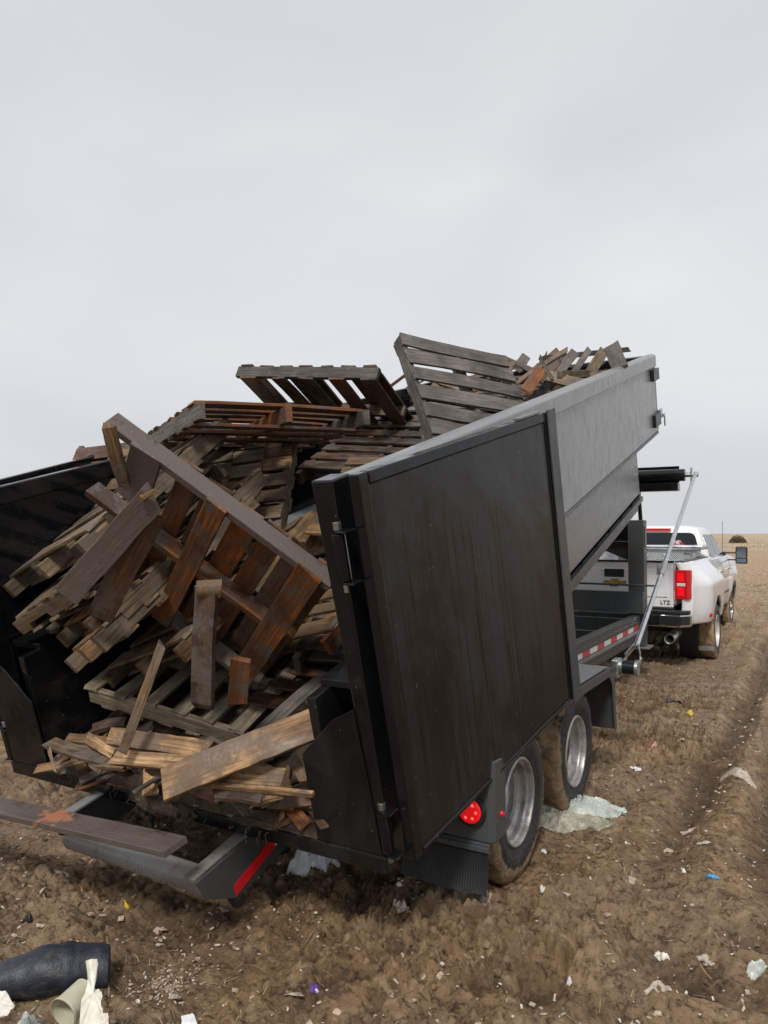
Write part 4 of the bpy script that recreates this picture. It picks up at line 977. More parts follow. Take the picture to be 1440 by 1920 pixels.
# tilted stack against the left wall
pal('grey pallet against the left wall, topmost of the tilted stack',
    Bx(-1.188, .155, 1.025), Bx(-1.152, 1.277, 1.45), Bx(-.248, .009, 1.332), 1.2, 1.0, 'grey', 'top')
pal('grey pallet with notched stringer, second in the tilted stack by the left wall',
    Bx(-1.032, .063, .85), Bx(.074, .073, 1.317), Bx(-1.154, 1.018, 1.121), 1.0, 1.0, 'grey', 'top', notch=True)
pal('brown pallet half hidden under the notched grey pallet by the left wall',
    Bx(-.86, .18, .74), Bx(-.80, 1.28, 1.15), Bx(.03, .02, 1.07), 1.2, .8, 'tan', 'top', smat='grey')
pal('pale pallet corner sticking out lowest of the tilted stack, above the wheel well',
    Bx(-.572, .006, .70), Bx(-.481, 1.13, 1.112), Bx(.308, -.219, 1.12), 1.2, .50, 'tan', 'top', smat='grey')
pal('brown grey pallet wedged between the tilted stack and the bottom pale pallet',
    Bx(-.80, .35, .42), Bx(-.72, 1.45, .80), Bx(.12, .25, .80), 1.2, .95, 'grey', 'top', smat='tan')
pal('small broken pallet jutting out under the notched grey pallet',
    Bx(-1.12, .30, .72), Bx(-1.10, 1.3, 1.02), Bx(-.30, .20, .98), 1.0, .75, 'grey', 'top', smat='grey', notch=True)
pal('dark pallet behind the hanging board in the middle of the tail opening',
    Bx(-.25, .62, .45), Bx(-.2, 1.7, .75), Bx(.65, .55, .70), 1.2, 1.0, 'tan', 'top', smat='wet')
# broken stack in the middle
def mid(label, dx, dy, da, L, W, st, B0=(-2.687, 3.351, 1.800), A0=(-2.880, 3.738, 2.437), C0=(-3.211, 3.326, 1.962)):
    o = V(dx, dy, da); pal(label, V(*A0)+o, V(*B0)+o, V(*C0)+o, L, W, st, 'top', smat='grey' if st != 'wet' else 'tan')
mid('splintered tan pallet on edge behind the big pallet, rightmost of the middle stack', 0, 0, 0, .98, .95, 'tan')
mid('tan pallet in the middle stack, second from its right edge', -.17, -.05, .05, .95, .95, 'grey')
mid('orange brown pallet in the middle stack with a wide end board', -.36, -.12, .05, .95, .9, 'tan')
mid('pallet in the middle stack nearest the left wall', -.62, -.10, .08, 1.0, 1.0, 'wet')
# right hand side, low in the box
pal('dark grey pallet leaning low behind the right corner post',
    (-2.326, 3.004, 1.184), (-2.463, 3.666, 1.562), (-1.862, 3.047, 1.130), 1.2, 1.0, 'dgrey', 'top')
pal('brown pallet tilted behind the right corner post above the dark grey one',
    (-2.556, 3.371, 1.770), (-2.788, 4.148, 2.232), (-2.009, 3.235, 1.594), 1.2, 1.0, 'tan', 'top', smat='tan')
pal('dark wet pallet lying on the floor under the right corner of the pile',
    Bx(.0, .55, .22), Bx(.05, 1.7, .30), Bx(.93, .50, .26), 1.2, .95, 'wet2', 'top')
pal('wet pallet lying deep in the box behind the middle stack',
    Bx(-.45, 2.0, 1.25), Bx(-.5, 3.1, 1.5), Bx(.5, 2.1, 1.15), 1.2, 1.0, 'wet2', 'top')
pal('brown pallet lying deep in the box under the top dark pallet',
    Bx(.15, 1.9, .95), Bx(.1, 3.0, 1.25), Bx(1.1, 1.95, .85), 1.2, 1.0, 'wet', 'top')
pal('grey pallet deep in the box behind the standing grey pallet',
    Bx(-.35, 3.45, 1.45), Bx(-.3, 4.5, 1.60), Bx(.6, 3.5, 1.42), 1.2, 1.0, 'dgrey', 'top')
pal('wet pallet on the box floor under the left tilted stack',
    Bx(-.9, .75, .30), Bx(-.85, 1.9, .55), Bx(.0, .65, .55), 1.2, .95, 'wet2', 'top')
pal('wet pallet on the box floor in the middle of the load',
    Bx(-.9, 1.9, .55), Bx(-.88, 3.0, .7), Bx(.05, 1.8, .75), 1.2, 1.0, 'wet2', 'top')
pal('brown pallet buried in the load near the right wall',
    Bx(.1, 1.75, .5), Bx(.15, 2.9, .6), Bx(.9, 1.7, .45), 1.2, .9, 'wet', 'top')

# ------------------------------------------------------------------ loose boards at the tail
LG = 'loose broken boards at the tail of the box'
def loose(label, a, b, w, t, mat, nrm=None, cat='board', grp=LG, name='broken_board', rag=.03, warp=.004, bend=0):
    a, b = Vector(a), Vector(b); nrm = Vector(nrm) if nrm else (V(0, 0, 1.8)-(a+b)/2)
    o = plank(name, mat, None, (a+b)/2, b-a, nrm, (b-a).length, w, t, rag=rag, ns=12, warp=warp); tag(o, label, cat, grp); return o
CAMF = None
loose('long muddy plank with orange paint smear lying across the bumper pipe', (-4.242, 2.187, 0.422), (-2.288, 2.200, 0.520), .125, .028, 'plank', (.1, -.15, 1), grp=None, name='long_plank', rag=.008)
o = loose('curved split board, orange and grey, lying on the tail sill', (-2.321, 2.171, 0.777), (-1.808, 2.560, 1.013), .135, .022, 'pale', (.1, -1, .45), grp=None, name='curved_board', warp=.02)
loose('light grey stick leaning on the tail debris with a splintered foot', (-2.449, 2.264, 1.314), (-2.490, 2.102, 0.910), .040, .018, 'tan', grp=None, name='thin_stick')
loose('orange brown board under the bottom pallet, left of the curved board', (-2.687, 2.218, 0.903), (-2.232, 2.337, 0.882), .075, .05, 'pale', (0, -1, .6))
loose('orange board lying across the tail below the grey board', (-2.597, 2.145, 0.849), (-2.173, 2.292, 0.844), .06, .05, 'pale', (0, -1, .5))
loose('grey board lying across the tail above the orange board', (-2.493, 2.393, 0.860), (-2.170, 2.468, 0.836), .06, .04, 'grey', (0, -1, .6))
loose('pale wooden block standing under the curved board', (-2.132, 2.376, 0.790), (-1.937, 2.468, 0.783), .075, .05, 'pale', (0, -1, .4), name='wood_block')
loose('thin pale lath on the tail sill below the curved board', (-2.191, 2.296, 0.759), (-1.792, 2.450, 0.748), .022, .022, 'pale', (0, -.5, 1))
loose('short pale chunk on the tail sill near the lath', (-2.011, 2.357, 0.701), (-1.931, 2.416, 0.726), .03, .02, 'pale', (0, -.5, 1))
loose('red brown board slanting up behind the right end plate', (-1.882, 2.638, 0.866), (-1.924, 2.956, 1.005), .09, .03, 'wet', (0, -1, .5))
loose('yellow brown board behind the curved board near the right post', (-2.106, 2.907, 1.007), (-1.794, 2.800, 1.039), .09, .03, 'wet', (0, -.6, 1))
loose('dark board behind the curved board, leaning to the right post', (-2.273, 2.640, 0.832), (-2.182, 3.151, 1.082), .09, .03, 'dgrey', (0, -1, .8))
loose('splintered grey board on the tail sill near the left end plate', (-3.360, 2.372, 0.749), (-2.875, 2.345, 0.743), .07, .02, 'grey', (0, -.5, 1))
loose('brown board on the tail sill overlapping the splintered grey board', (-3.354, 2.469, 0.746), (-2.932, 2.485, 0.762), .06, .02, 'tan', (0, -.5, 1))
loose('pale curled chip board standing on the sill near the left end plate', (-3.099, 2.385, 0.814), (-2.860, 2.353, 0.776), .05, .012, 'pale', (.2, -1, .4))
loose('small orange chunk hanging over the sill left of the curved board', (-2.815, 2.241, 0.751), (-2.658, 2.240, 0.769), .022, .02, 'pale', (0, -.5, 1))
loose('pale splinter hanging down over the left end of the tail beam', (-3.270, 2.309, 0.743), (-3.215, 2.298, 0.665), .016, .006, 'pale')
loose('brown board half buried in the tail debris beside the pale block', (-1.991, 2.574, 0.831), (-1.873, 2.530, 0.761), .05, .03, 'tan')
loose('tan board end poking out under the bottom pallet', (-2.518, 2.264, 0.785), (-2.132, 2.376, 0.768), .06, .03, 'tan', (0, -.6, 1))
loose('muddy board on the sill below the pale lath', (-2.175, 2.295, 0.723), (-1.972, 2.357, 0.719), .05, .02, 'wet2', (0, -.4, 1))
rr = random.Random(21)
# rubble of short broken boards, tail and front heap
for i in range(58):
    a = rr.uniform(-.85, .85); b = rr.uniform(.02, .36)*rr.uniform(.4, 1); c = .06+.09*rr.random()+max(0, b-.15)*.25
    ang = rr.uniform(0, math.pi); l = rr.uniform(.18, .52); d = V(math.cos(ang), math.sin(ang)*.6, rr.uniform(-.2, .2)).normalized()
    o = plank('broken_board', rr.choice(['tan', 'pale', 'wet', 'grey', 'wet2', 'mud']), None, Bx(a, b, c), BM.to_3x3() @ d, BM.to_3x3() @ V(rr.uniform(-.5, .5), rr.uniform(-.9, .1), 1), l, rr.uniform(.025, .085), rr.uniform(.010, .022), rag=.014)
    tag(o, 'short broken board among the debris along the tail sill', 'board', 'short broken boards along the tail sill')
for i in range(64):
    f = rr.random(); a = rr.uniform(-.9, 1.02); b = 3.75+2.0*f; c = 1.28+.42*rr.random()*(1-.55*abs(f-.35))
    if b > 5.5: c = min(c, 1.42)
    ang = rr.uniform(0, math.pi); l = rr.uniform(.22, .62); d = V(math.cos(ang), math.sin(ang), rr.uniform(-.6, .6)).normalized()
    o = plank('broken_board', rr.choice(['tan', 'grey', 'dgrey', 'wet', 'grey', 'dgrey']), None, Bx(a, b, c), BM.to_3x3() @ d, BM.to_3x3() @ V(rr.uniform(-1, 1), rr.uniform(-1, .1), .8), l, rr.uniform(.05, .11), rr.uniform(.015, .03), rag=.05)
    tag(o, 'broken pallet board in the heap near the front of the box', 'board', 'broken boards heaped near the front of the box')
HG = 'broken boards heaped near the front of the box'
for lab, a, b, w, mt in (
    ('pointed grey board end standing up at the front of the heap', (-1.616, 6.775, 3.499), (-1.525, 6.720, 3.265), .14, 'dgrey'),
    ('long thin dark board lying along the top of the heap', (-2.246, 6.752, 3.454), (-1.629, 7.576, 3.640), .05, 'dgrey'),
    ('grey slat sloping under the long thin board, right of its middle', (-1.820, 6.664, 3.190), (-1.775, 7.144, 3.550), .10, 'grey'),
    ('narrow grey slat left of the wider sloping slat', (-1.915, 6.606, 3.248), (-1.871, 6.971, 3.535), .06, 'dgrey'),
    ('grey slat sloping under the left half of the long thin board', (-2.030, 6.424, 3.198), (-1.956, 6.806, 3.490), .09, 'dgrey'),
    ('dark slat sloping at the left end of the long thin board', (-2.088, 6.159, 3.128), (-2.038, 6.644, 3.427), .09, 'grey'),
    ('thin stick crossing upright at the left of the heap', (-1.951, 5.772, 3.235), (-1.830, 5.734, 3.024), .03, 'dgrey'),
    ('pale board lying flat low in the heap', (-1.898, 6.154, 3.153), (-1.710, 6.381, 3.183), .06, 'grey'),
    ('red brown board sloping down at the left of the heap', (-1.881, 5.245, 2.850), (-1.873, 5.590, 3.087), .09, 'wet'),
    ('square block end beside the standing grey pallet', (-1.824, 4.926, 2.962), (-1.812, 5.046, 3.053), .07, 'dgrey')):
    loose(lab, a, b, w, .025, mt, grp=HG)

# fine splinters, bark and dirt in the box: nobody could count it
m = MB()
for i in range(2600):
    a = rr.uniform(-.9, .9); b = rr.uniform(-.0, .8)**1.0; c = .03+.03*rr.random()+max(0, b-.12)*.22
    p = Bx(a, b, c); ang = rr.uniform(0, 6.28); l = rr.uniform(.006, .04); w = rr.uniform(.002, .008)
    d = V(math.cos(ang), math.sin(ang), rr.uniform(-.4, .4))*l; n = V(-math.sin(ang), math.cos(ang), rr.uniform(-.4, .4))*w
    m.add([p, p+d, p+d+n, p+n*.6+V(0, 0, .003)], [(0, 1, 2, 3)])
for i in range(500):
    p = Bx(rr.uniform(-.9, .9), rr.uniform(0, .9), .02); p.z += max(0, 0)
    r = rr.uniform(.01, .035); a = rr.uniform(0, 6)
    vs = [p+V(math.cos(a+q)*r*rr.uniform(.6, 1.2), math.sin(a+q)*r*rr.uniform(.6, 1.2), 0) for q in (0, 1.25, 2.5, 3.75, 5)]+[p+V(0, 0, r*.8)]
    m.add(vs, [(0, 1, 5), (1, 2, 5), (2, 3, 5), (3, 4, 5), (4, 0, 5)])
o = m.build('wood_splinters', M['chips'], None); tag(o, 'fine wood splinters and dirt covering the tail floor of the box', 'splinters', None, 'stuff')
# packed dirt bed on the tail floor
m = MB(); nx, ny = 90, 46
for i in range(nx+1):
    for j in range(ny+1):
        a = -.90+1.80*i/nx; b = -.012+1.3*j/ny
        h = .030+.05*float(vnoise(np.array([a*5.0]), np.array([b*5.0]), 31)[0])+.03*float(vnoise(np.array([a*17.0]), np.array([b*17.0]), 32)[0])+max(0, b-.1)*.17
        if j == 0: h = .02
        m.v.append(Bx(a, b, h))
for i in range(nx):
    for j in range(ny): q = i*(ny+1)+j; m.f.append((q, q+ny+1, q+ny+2, q+1))
o = m.build('dirt_layer', M['soil'], None, smooth=True); tag(o, 'layer of dirt and crumbs on the box floor under the pallets', 'dirt', None, 'stuff')

# ================================================================== litter on the ground
def on(u): return V(u[0], u[1], gh(u[0], u[1]))
def crumple(name, mat, c, sx, sy, h, seed, rot=0, label='', cat='litter', grp=None, n=26, edge=.25, fold=7, thick=.0):
    """a crumpled sheet or bag: a folded dome resting on the mud"""
    m = MB(); c = Vector(c); R_ = np.random.RandomState(seed)
    us = np.linspace(-1, 1, n+1); U_, W_ = np.meshgrid(us, us, indexing='ij'); r = np.sqrt(U_**2+W_**2); k = np.maximum(np.abs(U_), np.abs(W_))/np.maximum(r, 1e-6)
    px, py = U_*k, W_*k; th = np.arctan2(py, px); rim = 1+edge*(vnoise(th*1.3+10, th*0+seed, seed)-.5)*2+edge*.6*(vnoise(th*4+10, th*0+seed, seed+1)-.5)*2
    rr_ = np.sqrt(px**2+py**2); X_ = px*rim*sx; Y_ = py*rim*sy
    H_ = h*(1-rr_**2.2)*(.45+1.0*vnoise(px*2+9, py*2+9, seed+2))
    H_ += h*.35*(1-2*np.abs(vnoise(px*fold*.5+3, py*fold*.5, seed+3)-.5)-.5)+h*.18*(1-2*np.abs(vnoise(px*fold*1.4+3, py*fold*1.4, seed+4)-.5)-.5)
    ca, sa = math.cos(rot), math.sin(rot); GX = c.x+X_*ca-Y_*sa; GY = c.y+X_*sa+Y_*ca
    GZ = ghf(GX, GY)+.003+np.maximum(H_-.1*h*(rr_**4), -.004)
    for i in range(n+1):
        for j in range(n+1): m.v.append(V(GX[i, j], GY[i, j], GZ[i, j]))
    for i in range(n):
        for j in range(n): q = i*(n+1)+j; m.f.append((q, q+n+1, q+n+2, q+1))
    o = m.build(name, M[mat], None, smooth=True, org=(c.x, c.y, gh(c.x, c.y))); so = o.modifiers.new('s', 'SOLIDIFY'); so.thickness = .002
    tag(o, label, cat, grp); return o
crumple('plastic_bag', 'bag', (-2.389, 3.292, 0.020), .13, .10, .13, 4, .3, 'crumpled white plastic bag on the mud below the tail beam', 'plastic bag', fold=9)
crumple('plastic_bag_scrap', 'bag', (-3.301, 3.523, 0.020), .07, .05, .03, 5, .3, 'small white plastic scrap in the mud under the trailer', 'plastic scrap')
crumple('plastic_sheet', 'sheet', (-1.414, 4.702, 0.060), .32, .15, .11, 8, .55, 'pale green plastic sheet crumpled in front of the rear trailer tyre', 'plastic sheet', n=70, fold=12, edge=.12)
crumple('plastic_sheet', 'sheet2', (-1.376, 4.505, 0.000), .34, .12, .05, 12, .60, 'muddy cream plastic film spread flat below the pale green sheet', 'plastic sheet', n=70, fold=16, edge=.12)
lit = [('purple_wrapper', 'purple', None, .035, .022, .02, 'purple and orange snack wrapper near the bottom of the mud', 'wrapper'),
 ('yellow_strap', 'yellow', None, .018, .014, .016, 'small twisted yellow plastic strap on the mud', 'strap'),
 ('blue_bottle_scrap', 'blue', None, .045, .02, .015, 'blue torn plastic scrap in the mud at the right', 'plastic scrap'),
 ('pink_rag', 'pink', None, .05, .04, .03, 'pink rag lying in the ruts right of the front trailer tyre', 'rag'),
 ('grey_rag', 'bag', None, .06, .04, .02, 'grey white rag beside the pink rag', 'rag'),
 ('yellow_scrap', 'yellow', None, .05, .04, .02, 'yellow plastic scrap on the mud further back', 'plastic scrap'),
 ('paper_pile', 'scrapwhite', None, .18, .10, .04, 'clump of pale torn paper at the right edge of the mud', 'paper'),
 ('pale_rag', 'scrapwhite', None, .05, .022, .015, 'curled beige rag in the mud at the right', 'rag'),
 ('white_scrap', 'bag', None, .028, .018, .012, 'white plastic chip just right of the rear tyre', 'plastic scrap'),
 ('torn_paper', 'scrapwhite', None, .035, .03, .02, 'ring shaped torn white paper in the mud', 'paper'),
 ('white_lump', 'foam', None, .016, .016, .016, 'small white crumb left of the blue scrap', 'crumb'),
 ('cardboard_piece', 'scrapwhite', None, .07, .03, .02, 'broad pale cardboard piece near the bottom right', 'cardboard'),
 ('bark_piece', 'scrapwhite', None, .05, .016, .015, 'long pale bark piece near the bottom right', 'bark'),
 ('ivory_shard', 'foam', None, .022, .022, .03, 'upright ivory shard in the mud', 'shard'),
 ('beige_clump', 'scrapwhite', None, .08, .05, .03, 'beige crumbly clump in the mud right of centre', 'clump'),
 ('beige_shreds', 'scrapwhite', None, .05, .03, .02, 'torn beige shreds in the mud below the mud flap', 'shreds'),
 ('grass_tuft', 'sheet', None, .05, .03, .03, 'small green white plastic strands at the right edge', 'plastic scrap'),
 ('dark_strip', 'boot', None, .14, .03, .02, 'dark green strip lying across the ruts', 'strip'),
 ('white_fleck_clump', 'foam', None, .05, .03, .012, 'whitish crumbled patch between the ruts at the right', 'clump'),
 ('pink_patch', 'scrappink', None, .06, .03, .01, 'pinkish sheet scrap in the mud at the right', 'plastic scrap'),
 ('white_chip', 'bag', None, .014, .010, .010, 'small bright white chip near the bottom edge', 'chip'),
 ('black_scrap', 'boot', None, .05, .03, .03, 'black fabric scrap at the left edge of the mud', 'scrap'),
 ('white_patch', 'scrapwhite', None, .07, .03, .008, 'pale chalky patch on the scraped strip at the left', 'patch')]
LP = [(-1.766, 2.444, 0.010), (-2.894, 2.472, 0.010), (-0.499, 4.138, 0.010), (-1.195, 6.309, 0.010), (-1.253, 5.909, 0.010), (-1.144, 7.873, 0.010), (-0.539, 5.909, 0.010), (-0.603, 4.555, 0.010), (-1.359, 4.051, 0.010), (-0.869, 3.987, 0.010), (-0.641, 4.135, 0.010), (-0.550, 2.978, 0.010), (-0.451, 3.401, 0.010), (-1.177, 3.488, 0.010), (-1.383, 3.240, 0.010), (-1.696, 3.022, 0.010), (-0.250, 3.390, 0.010), (-1.339, 8.288, 0.010), (-0.616, 3.373, 0.010), (-0.735, 4.922, 0.010), (-0.883, 2.934, 0.010), (-3.169, 2.140, 0.010), (-3.433, 2.505, 0.010)]
for i, ((nm, mt, uv, sx, sy, h, lab, cat), p) in enumerate(zip(lit, LP)):
    crumple(nm, mt, p, sx*.7, sy*.7, h*.8, 40+i, rr.uniform(-.8, .8), lab, cat, n=18, edge=.28, fold=8)
# pinkish crumbled plaster patch at the lower left
m = MB()
pc = V(*(-2.288, 2.163, -0.000))
def shard(m, p, s, r):
    a = r.uniform(0, 6.28); d = V(math.cos(a), math.sin(a), r.uniform(-.3, .5))*s; n = V(-math.sin(a), math.cos(a), r.uniform(-.4, .4))*s*r.uniform(.3, .8); up = V(0, 0, s*r.uniform(.1, .35))
    p = p+V(0, 0, r.uniform(-.002, .006))
    k = [p, p+d*r.uniform(.7, 1.1), p+d+n, p+n*r.uniform(.7, 1.1)]; m.add(k+[q+up for q in k], [(3, 2, 1, 0), (4, 5, 6, 7), (0, 1, 5, 4), (1, 2, 6, 5), (2, 3, 7, 6), (3, 0, 4, 7)])
for i in range(420):
    a = rr.uniform(0, 6.28); q = abs(rr.gauss(0, .5)); x, y = pc.x+math.cos(a)*q*.17, pc.y+math.sin(a)*q*.20; shard(m, V(x, y, gh(x, y)), rr.uniform(.003, .014), rr)
o = m.build('plaster_crumbs', M['scrappink'], None); tag(o, 'patch of crumbled pinkish plaster near the lower left litter', 'crumbs', None, 'stuff')
# scattered fine chips everywhere: stuff
def scatter(n, x0, x1, y0, y1, smin, smax, mat, name, label, cat, seed, flat=1):
    r = random.Random(seed); R_ = np.random.RandomState(seed); xs = R_.uniform(x0, x1, n); ys = y0+(y1-y0)*R_.uniform(0, 1, n)**1.6; zs = ghf(xs, ys); m = MB()
    for x, y, z in zip(xs, ys, zs):
        if -1.75 < x < -1.3 and 3.3 < y < 5.3: continue
        shard(m, V(x, y, z), r.uniform(smin, smax)*(1+.0*y), r)
    o = m.build(name, M[mat], None); tag(o, label, cat, None, 'stuff')
scatter(6500, -4.5, 4, 1.5, 14, .003, .017, 'chipwhite', 'pale_chips', 'tiny pale chips scattered over all the mud', 'chips', 5)
scatter(3200, -4.5, 4, 1.5, 14, .004, .024, 'chips', 'bark_chips', 'small brown wood chips scattered over the mud', 'wood chips', 6)
scatter(1500, -4, 3.5, 1.6, 11, .007, .030, 'scrappink', 'beige_flakes', 'small beige flakes scattered over the mud', 'flakes', 8)
# fibres and straw pressed in the mud
m = MB(); R_ = np.random.RandomState(12); n = 5200; xs = R_.uniform(-4.3, 3, n); ys = 1.5+9*R_.uniform(0, 1, n)**1.5
for x, y in zip(xs, ys):
    if vnoise(np.array([x*1.4]), np.array([y*1.4]), 71)[0] < .4: continue
    l = rr.uniform(.015, .07); a = rr.uniform(0, 3.14); dx, dy = math.cos(a)*l, math.sin(a)*l; xx = np.array([x-dx/2, x, x+dx/2]); yy = np.array([y-dy/2, y+rr.uniform(-.006, .006), y+dy/2]); zz = ghf(xx, yy)+.004; w = rr.uniform(.0008, .0022)
    zz[0] += rr.uniform(-.004, .008); zz[2] += rr.uniform(-.004, .008); nx_, ny_ = -math.sin(a)*w, math.cos(a)*w
    vs = []
    for q in range(3): vs += [V(xx[q]-nx_, yy[q]-ny_, zz[q]), V(xx[q]+nx_, yy[q]+ny_, zz[q])]
    m.add(vs, [(0, 2, 3, 1), (2, 4, 5, 3)])
o = m.build('straw_fibres', M['drygrass'], None); tag(o, 'dry fibres and straw pressed in the mud', 'straw', None, 'stuff')
# mud clods
m = MB(); R_ = np.random.RandomState(3); n = 9000; xs = R_.uniform(-4.3, 2.6, n); ys = 1.5+9.0*R_.uniform(0, 1, n)**1.5; zs = ghf(xs, ys); cl = vnoise(xs*2.2, ys*2.2, 51)
ico = [(0, 0, 1), (.89, 0, .45), (.28, .85, .45), (-.72, .53, .45), (-.72, -.53, .45), (.28, -.85, .45), (.72, .53, -.45), (-.28, .85, -.45), (-.89, 0, -.45), (-.28, -.85, -.45), (.72, -.53, -.45), (0, 0, -1)]
icf = [(0, 1, 2), (0, 2, 3), (0, 3, 4), (0, 4, 5), (0, 5, 1), (1, 6, 2), (2, 7, 3), (3, 8, 4), (4, 9, 5), (5, 10, 1), (6, 7, 2), (7, 8, 3), (8, 9, 4), (9, 10, 5), (10, 6, 1), (11, 7, 6), (11, 8, 7), (11, 9, 8), (11, 10, 9), (11, 6, 10)]
for x, y, z, c in zip(xs, ys, zs, cl):
    if c < .42: continue
    s = rr.uniform(.004, .017)*(1.5 if rr.random() < .12 else 1); a = rr.uniform(0, 6.3); ca, sa = math.cos(a), math.sin(a); ex, ey, ez = rr.uniform(.7, 1.4), rr.uniform(.6, 1.1), rr.uniform(.4, .8)
    vs = []
    for q in ico:
        k = s*rr.uniform(.75, 1.2); X, Y = q[0]*ex*k, q[1]*ey*k; vs.append(V(x+X*ca-Y*sa, y+X*sa+Y*ca, z+q[2]*ez*k+s*.1))
    m.add(vs, icf)
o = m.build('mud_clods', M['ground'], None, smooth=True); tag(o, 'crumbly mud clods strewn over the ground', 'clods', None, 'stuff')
# named small scraps as individuals
R_ = np.random.RandomState(17)
for i in range(170):
    x = float(R_.uniform(-3.2, 2.2)); y = float(1.9+7.0*R_.uniform(0, 1)**1.3)
    if -1.8 < x < -1.2 and 3.2 < y < 5.3: continue
    m = MB(); z = gh(x, y); k = 5+int(R_.randint(3)); s = float(R_.uniform(.010, .032))*(1.5 if i % 4 == 0 else 1); a0 = float(R_.uniform(0, 6)); el = float(R_.uniform(.3, 1))
    pts = []
    for q in range(k):
        t = q/k*6.283; rd = s*float(R_.uniform(.6, 1.25)); X, Y = math.cos(t)*rd, math.sin(t)*rd*el
        pts.append(V(x+X*math.cos(a0)-Y*math.sin(a0), y+X*math.sin(a0)+Y*math.cos(a0), z+.006+float(R_.uniform(-.3, .5))*s*.5))
    cc = V(x, y, z+.006+s*.25); m.add(pts+[cc], [(q, (q+1) % k, k) for q in range(k)])
    o = m.build('litter_scrap', M['scrapwhite' if R_.rand() < .6 else 'scrappink' if R_.rand() < .6 else 'foam'], None, org=(x, y, z)); so = o.modifiers.new('s', 'SOLIDIFY'); so.thickness = .002
    tag(o, 'small pale torn scrap pressed into the mud', 'scrap', 'small pale scraps in the mud')

# lower left litter: stuffed dark sleeve, cup, foam, clear film
c0 = V(*(-2.810, 1.717, 0.050)); c1 = V(*(-2.498, 2.048, 0.080)); ax = (c1-c0); Lb = ax.length; axn = ax.normalized(); sd = axn.cross(V(0, 0, 1)).normalized()
m = MB(); n1, n2 = 40, 28
for i in range(n1+1):
    f = i/n1; p = c0+ax*f; rr_ = .105*(math.sin(math.pi*min(1, f*.62+.12))**.7)*(1 if f < .93 else 1-(f-.93)*.6); p = V(p.x, p.y, .055+.02*math.sin(f*3)); rr_ *= 1+.06*math.sin(f*17)*math.sin(f*5)-.05*math.exp(-((f-.72)/.012)**2)-.05*math.exp(-((f-.2)/.012)**2)
    for j in range(n2):
        t = 2*math.pi*j/n2; w = 1+.05*(float(vnoise(np.array([f*9]), np.array([t*1.5]), 61)[0])-.5)*2+.02*math.sin(j*3+f*30)
        m.v.append(p+sd*math.cos(t)*rr_*w*.95+V(0, 0, 1)*math.sin(t)*rr_*w*.85)
for i in range(n1):
    for j in range(n2): m.f.append((i*n2+j, (i+1)*n2+j, (i+1)*n2+(j+1) % n2, i*n2+(j+1) % n2))
m.f += [tuple(range(n2)), tuple(range((n1+1)*n2-1, n1*n2-1, -1))]
o = m.build('fabric_bolster', M['boot'], None, smooth=True, org=tuple(c0+ax*.5)); tag(o, 'dark stuffed woven fabric roll lying at the lower left', 'fabric roll')
cu = V(*(-2.381, 1.751, 0.060)); dv = V(*(-2.176, 1.728, 0.265))-V(*(-2.151, 1.570, 0.235))
dv.normalize(); base = V(*(-2.159, 1.588, 0.230))
m = MB(); m.lathe([(.050, 0), (.052, 0), (.0525, .006), (.049, .008), (.044, .10), (.038, .105), (0, .105), (0, .10), (.036, .098), (.047, .008), (.048, 0)], base, dv, 40)
o = m.build('plastic_cup', M['cup'], None, smooth=True, org=tuple(base)); tag(o, 'cream plastic cup on its side at the lower left', 'cup')
def slab(name, mat, pts, t, label, cat, org=None, jag=.004):
    m = MB(); P_ = [V(*p) for p in pts]; c = sum(P_, V(0, 0, 0))/len(P_); nrm = (V(0, 0, 1.8)-c).normalized(); r = random.Random(len(pts)*7)
    q = []
    for i, p in enumerate(P_):
        p2 = P_[(i+1) % len(P_)]
        for k in range(4): q.append(p.lerp(p2, k/4)+V(r.uniform(-jag, jag), r.uniform(-jag, jag), r.uniform(-jag, jag)))
    k = len(q); m.v = q+[a-nrm*t for a in q]+[c+nrm*t*.3, c-nrm*t]
    for i in range(k):
        j = (i+1) % k; m.f += [(i, j, 2*k), (j+k, i+k, 2*k+1), (i, i+k, j+k, j)]
    o = m.build(name, M[mat], None, .002, False, 2, org=tuple(c)); tag(o, label, cat); return o
slab('foam_strip', 'foam', [(-2.120, 1.641, 0.387), (-2.092, 1.669, 0.387), (-2.077, 1.656, 0.340), (-2.071, 1.637, 0.317), (-2.033, 1.637, 0.309), (-1.997, 1.613, 0.278), (-1.964, 1.599, 0.230), (-2.034, 1.558, 0.230), (-2.064, 1.584, 0.297), (-2.089, 1.627, 0.326)], .03, 'tall white foam strip standing in front of the cream cup', 'foam')
slab('foam_chunk', 'foam', [(-2.395, 1.482, 0.290), (-2.359, 1.515, 0.279), (-2.310, 1.522, 0.244), (-2.316, 1.496, 0.222), (-2.348, 1.454, 0.217)], .03, 'white foam chunk at the left edge beside the fabric roll', 'foam', jag=.003)
slab('foam_chunk', 'foam', [(-1.984, 1.597, 0.282), (-1.965, 1.609, 0.286), (-1.947, 1.597, 0.237), (-1.975, 1.581, 0.228)], .02, 'small white foam crumb at the foot of the foam strip', 'foam', jag=.002)
slab('foam_chunk', 'bag', [(-1.887, 1.845, 0.169), (-1.852, 1.864, 0.182), (-1.815, 1.852, 0.153), (-1.850, 1.809, 0.140)], .02, 'white lump at the bottom edge below the plaster crumbs', 'foam', jag=.002)
crumple('clear_film', 'clear', (-2.487, 1.680, 0.040), .09, .07, .06, 77, .2, 'clear plastic film bundle at the bottom left corner', 'plastic film', n=30)

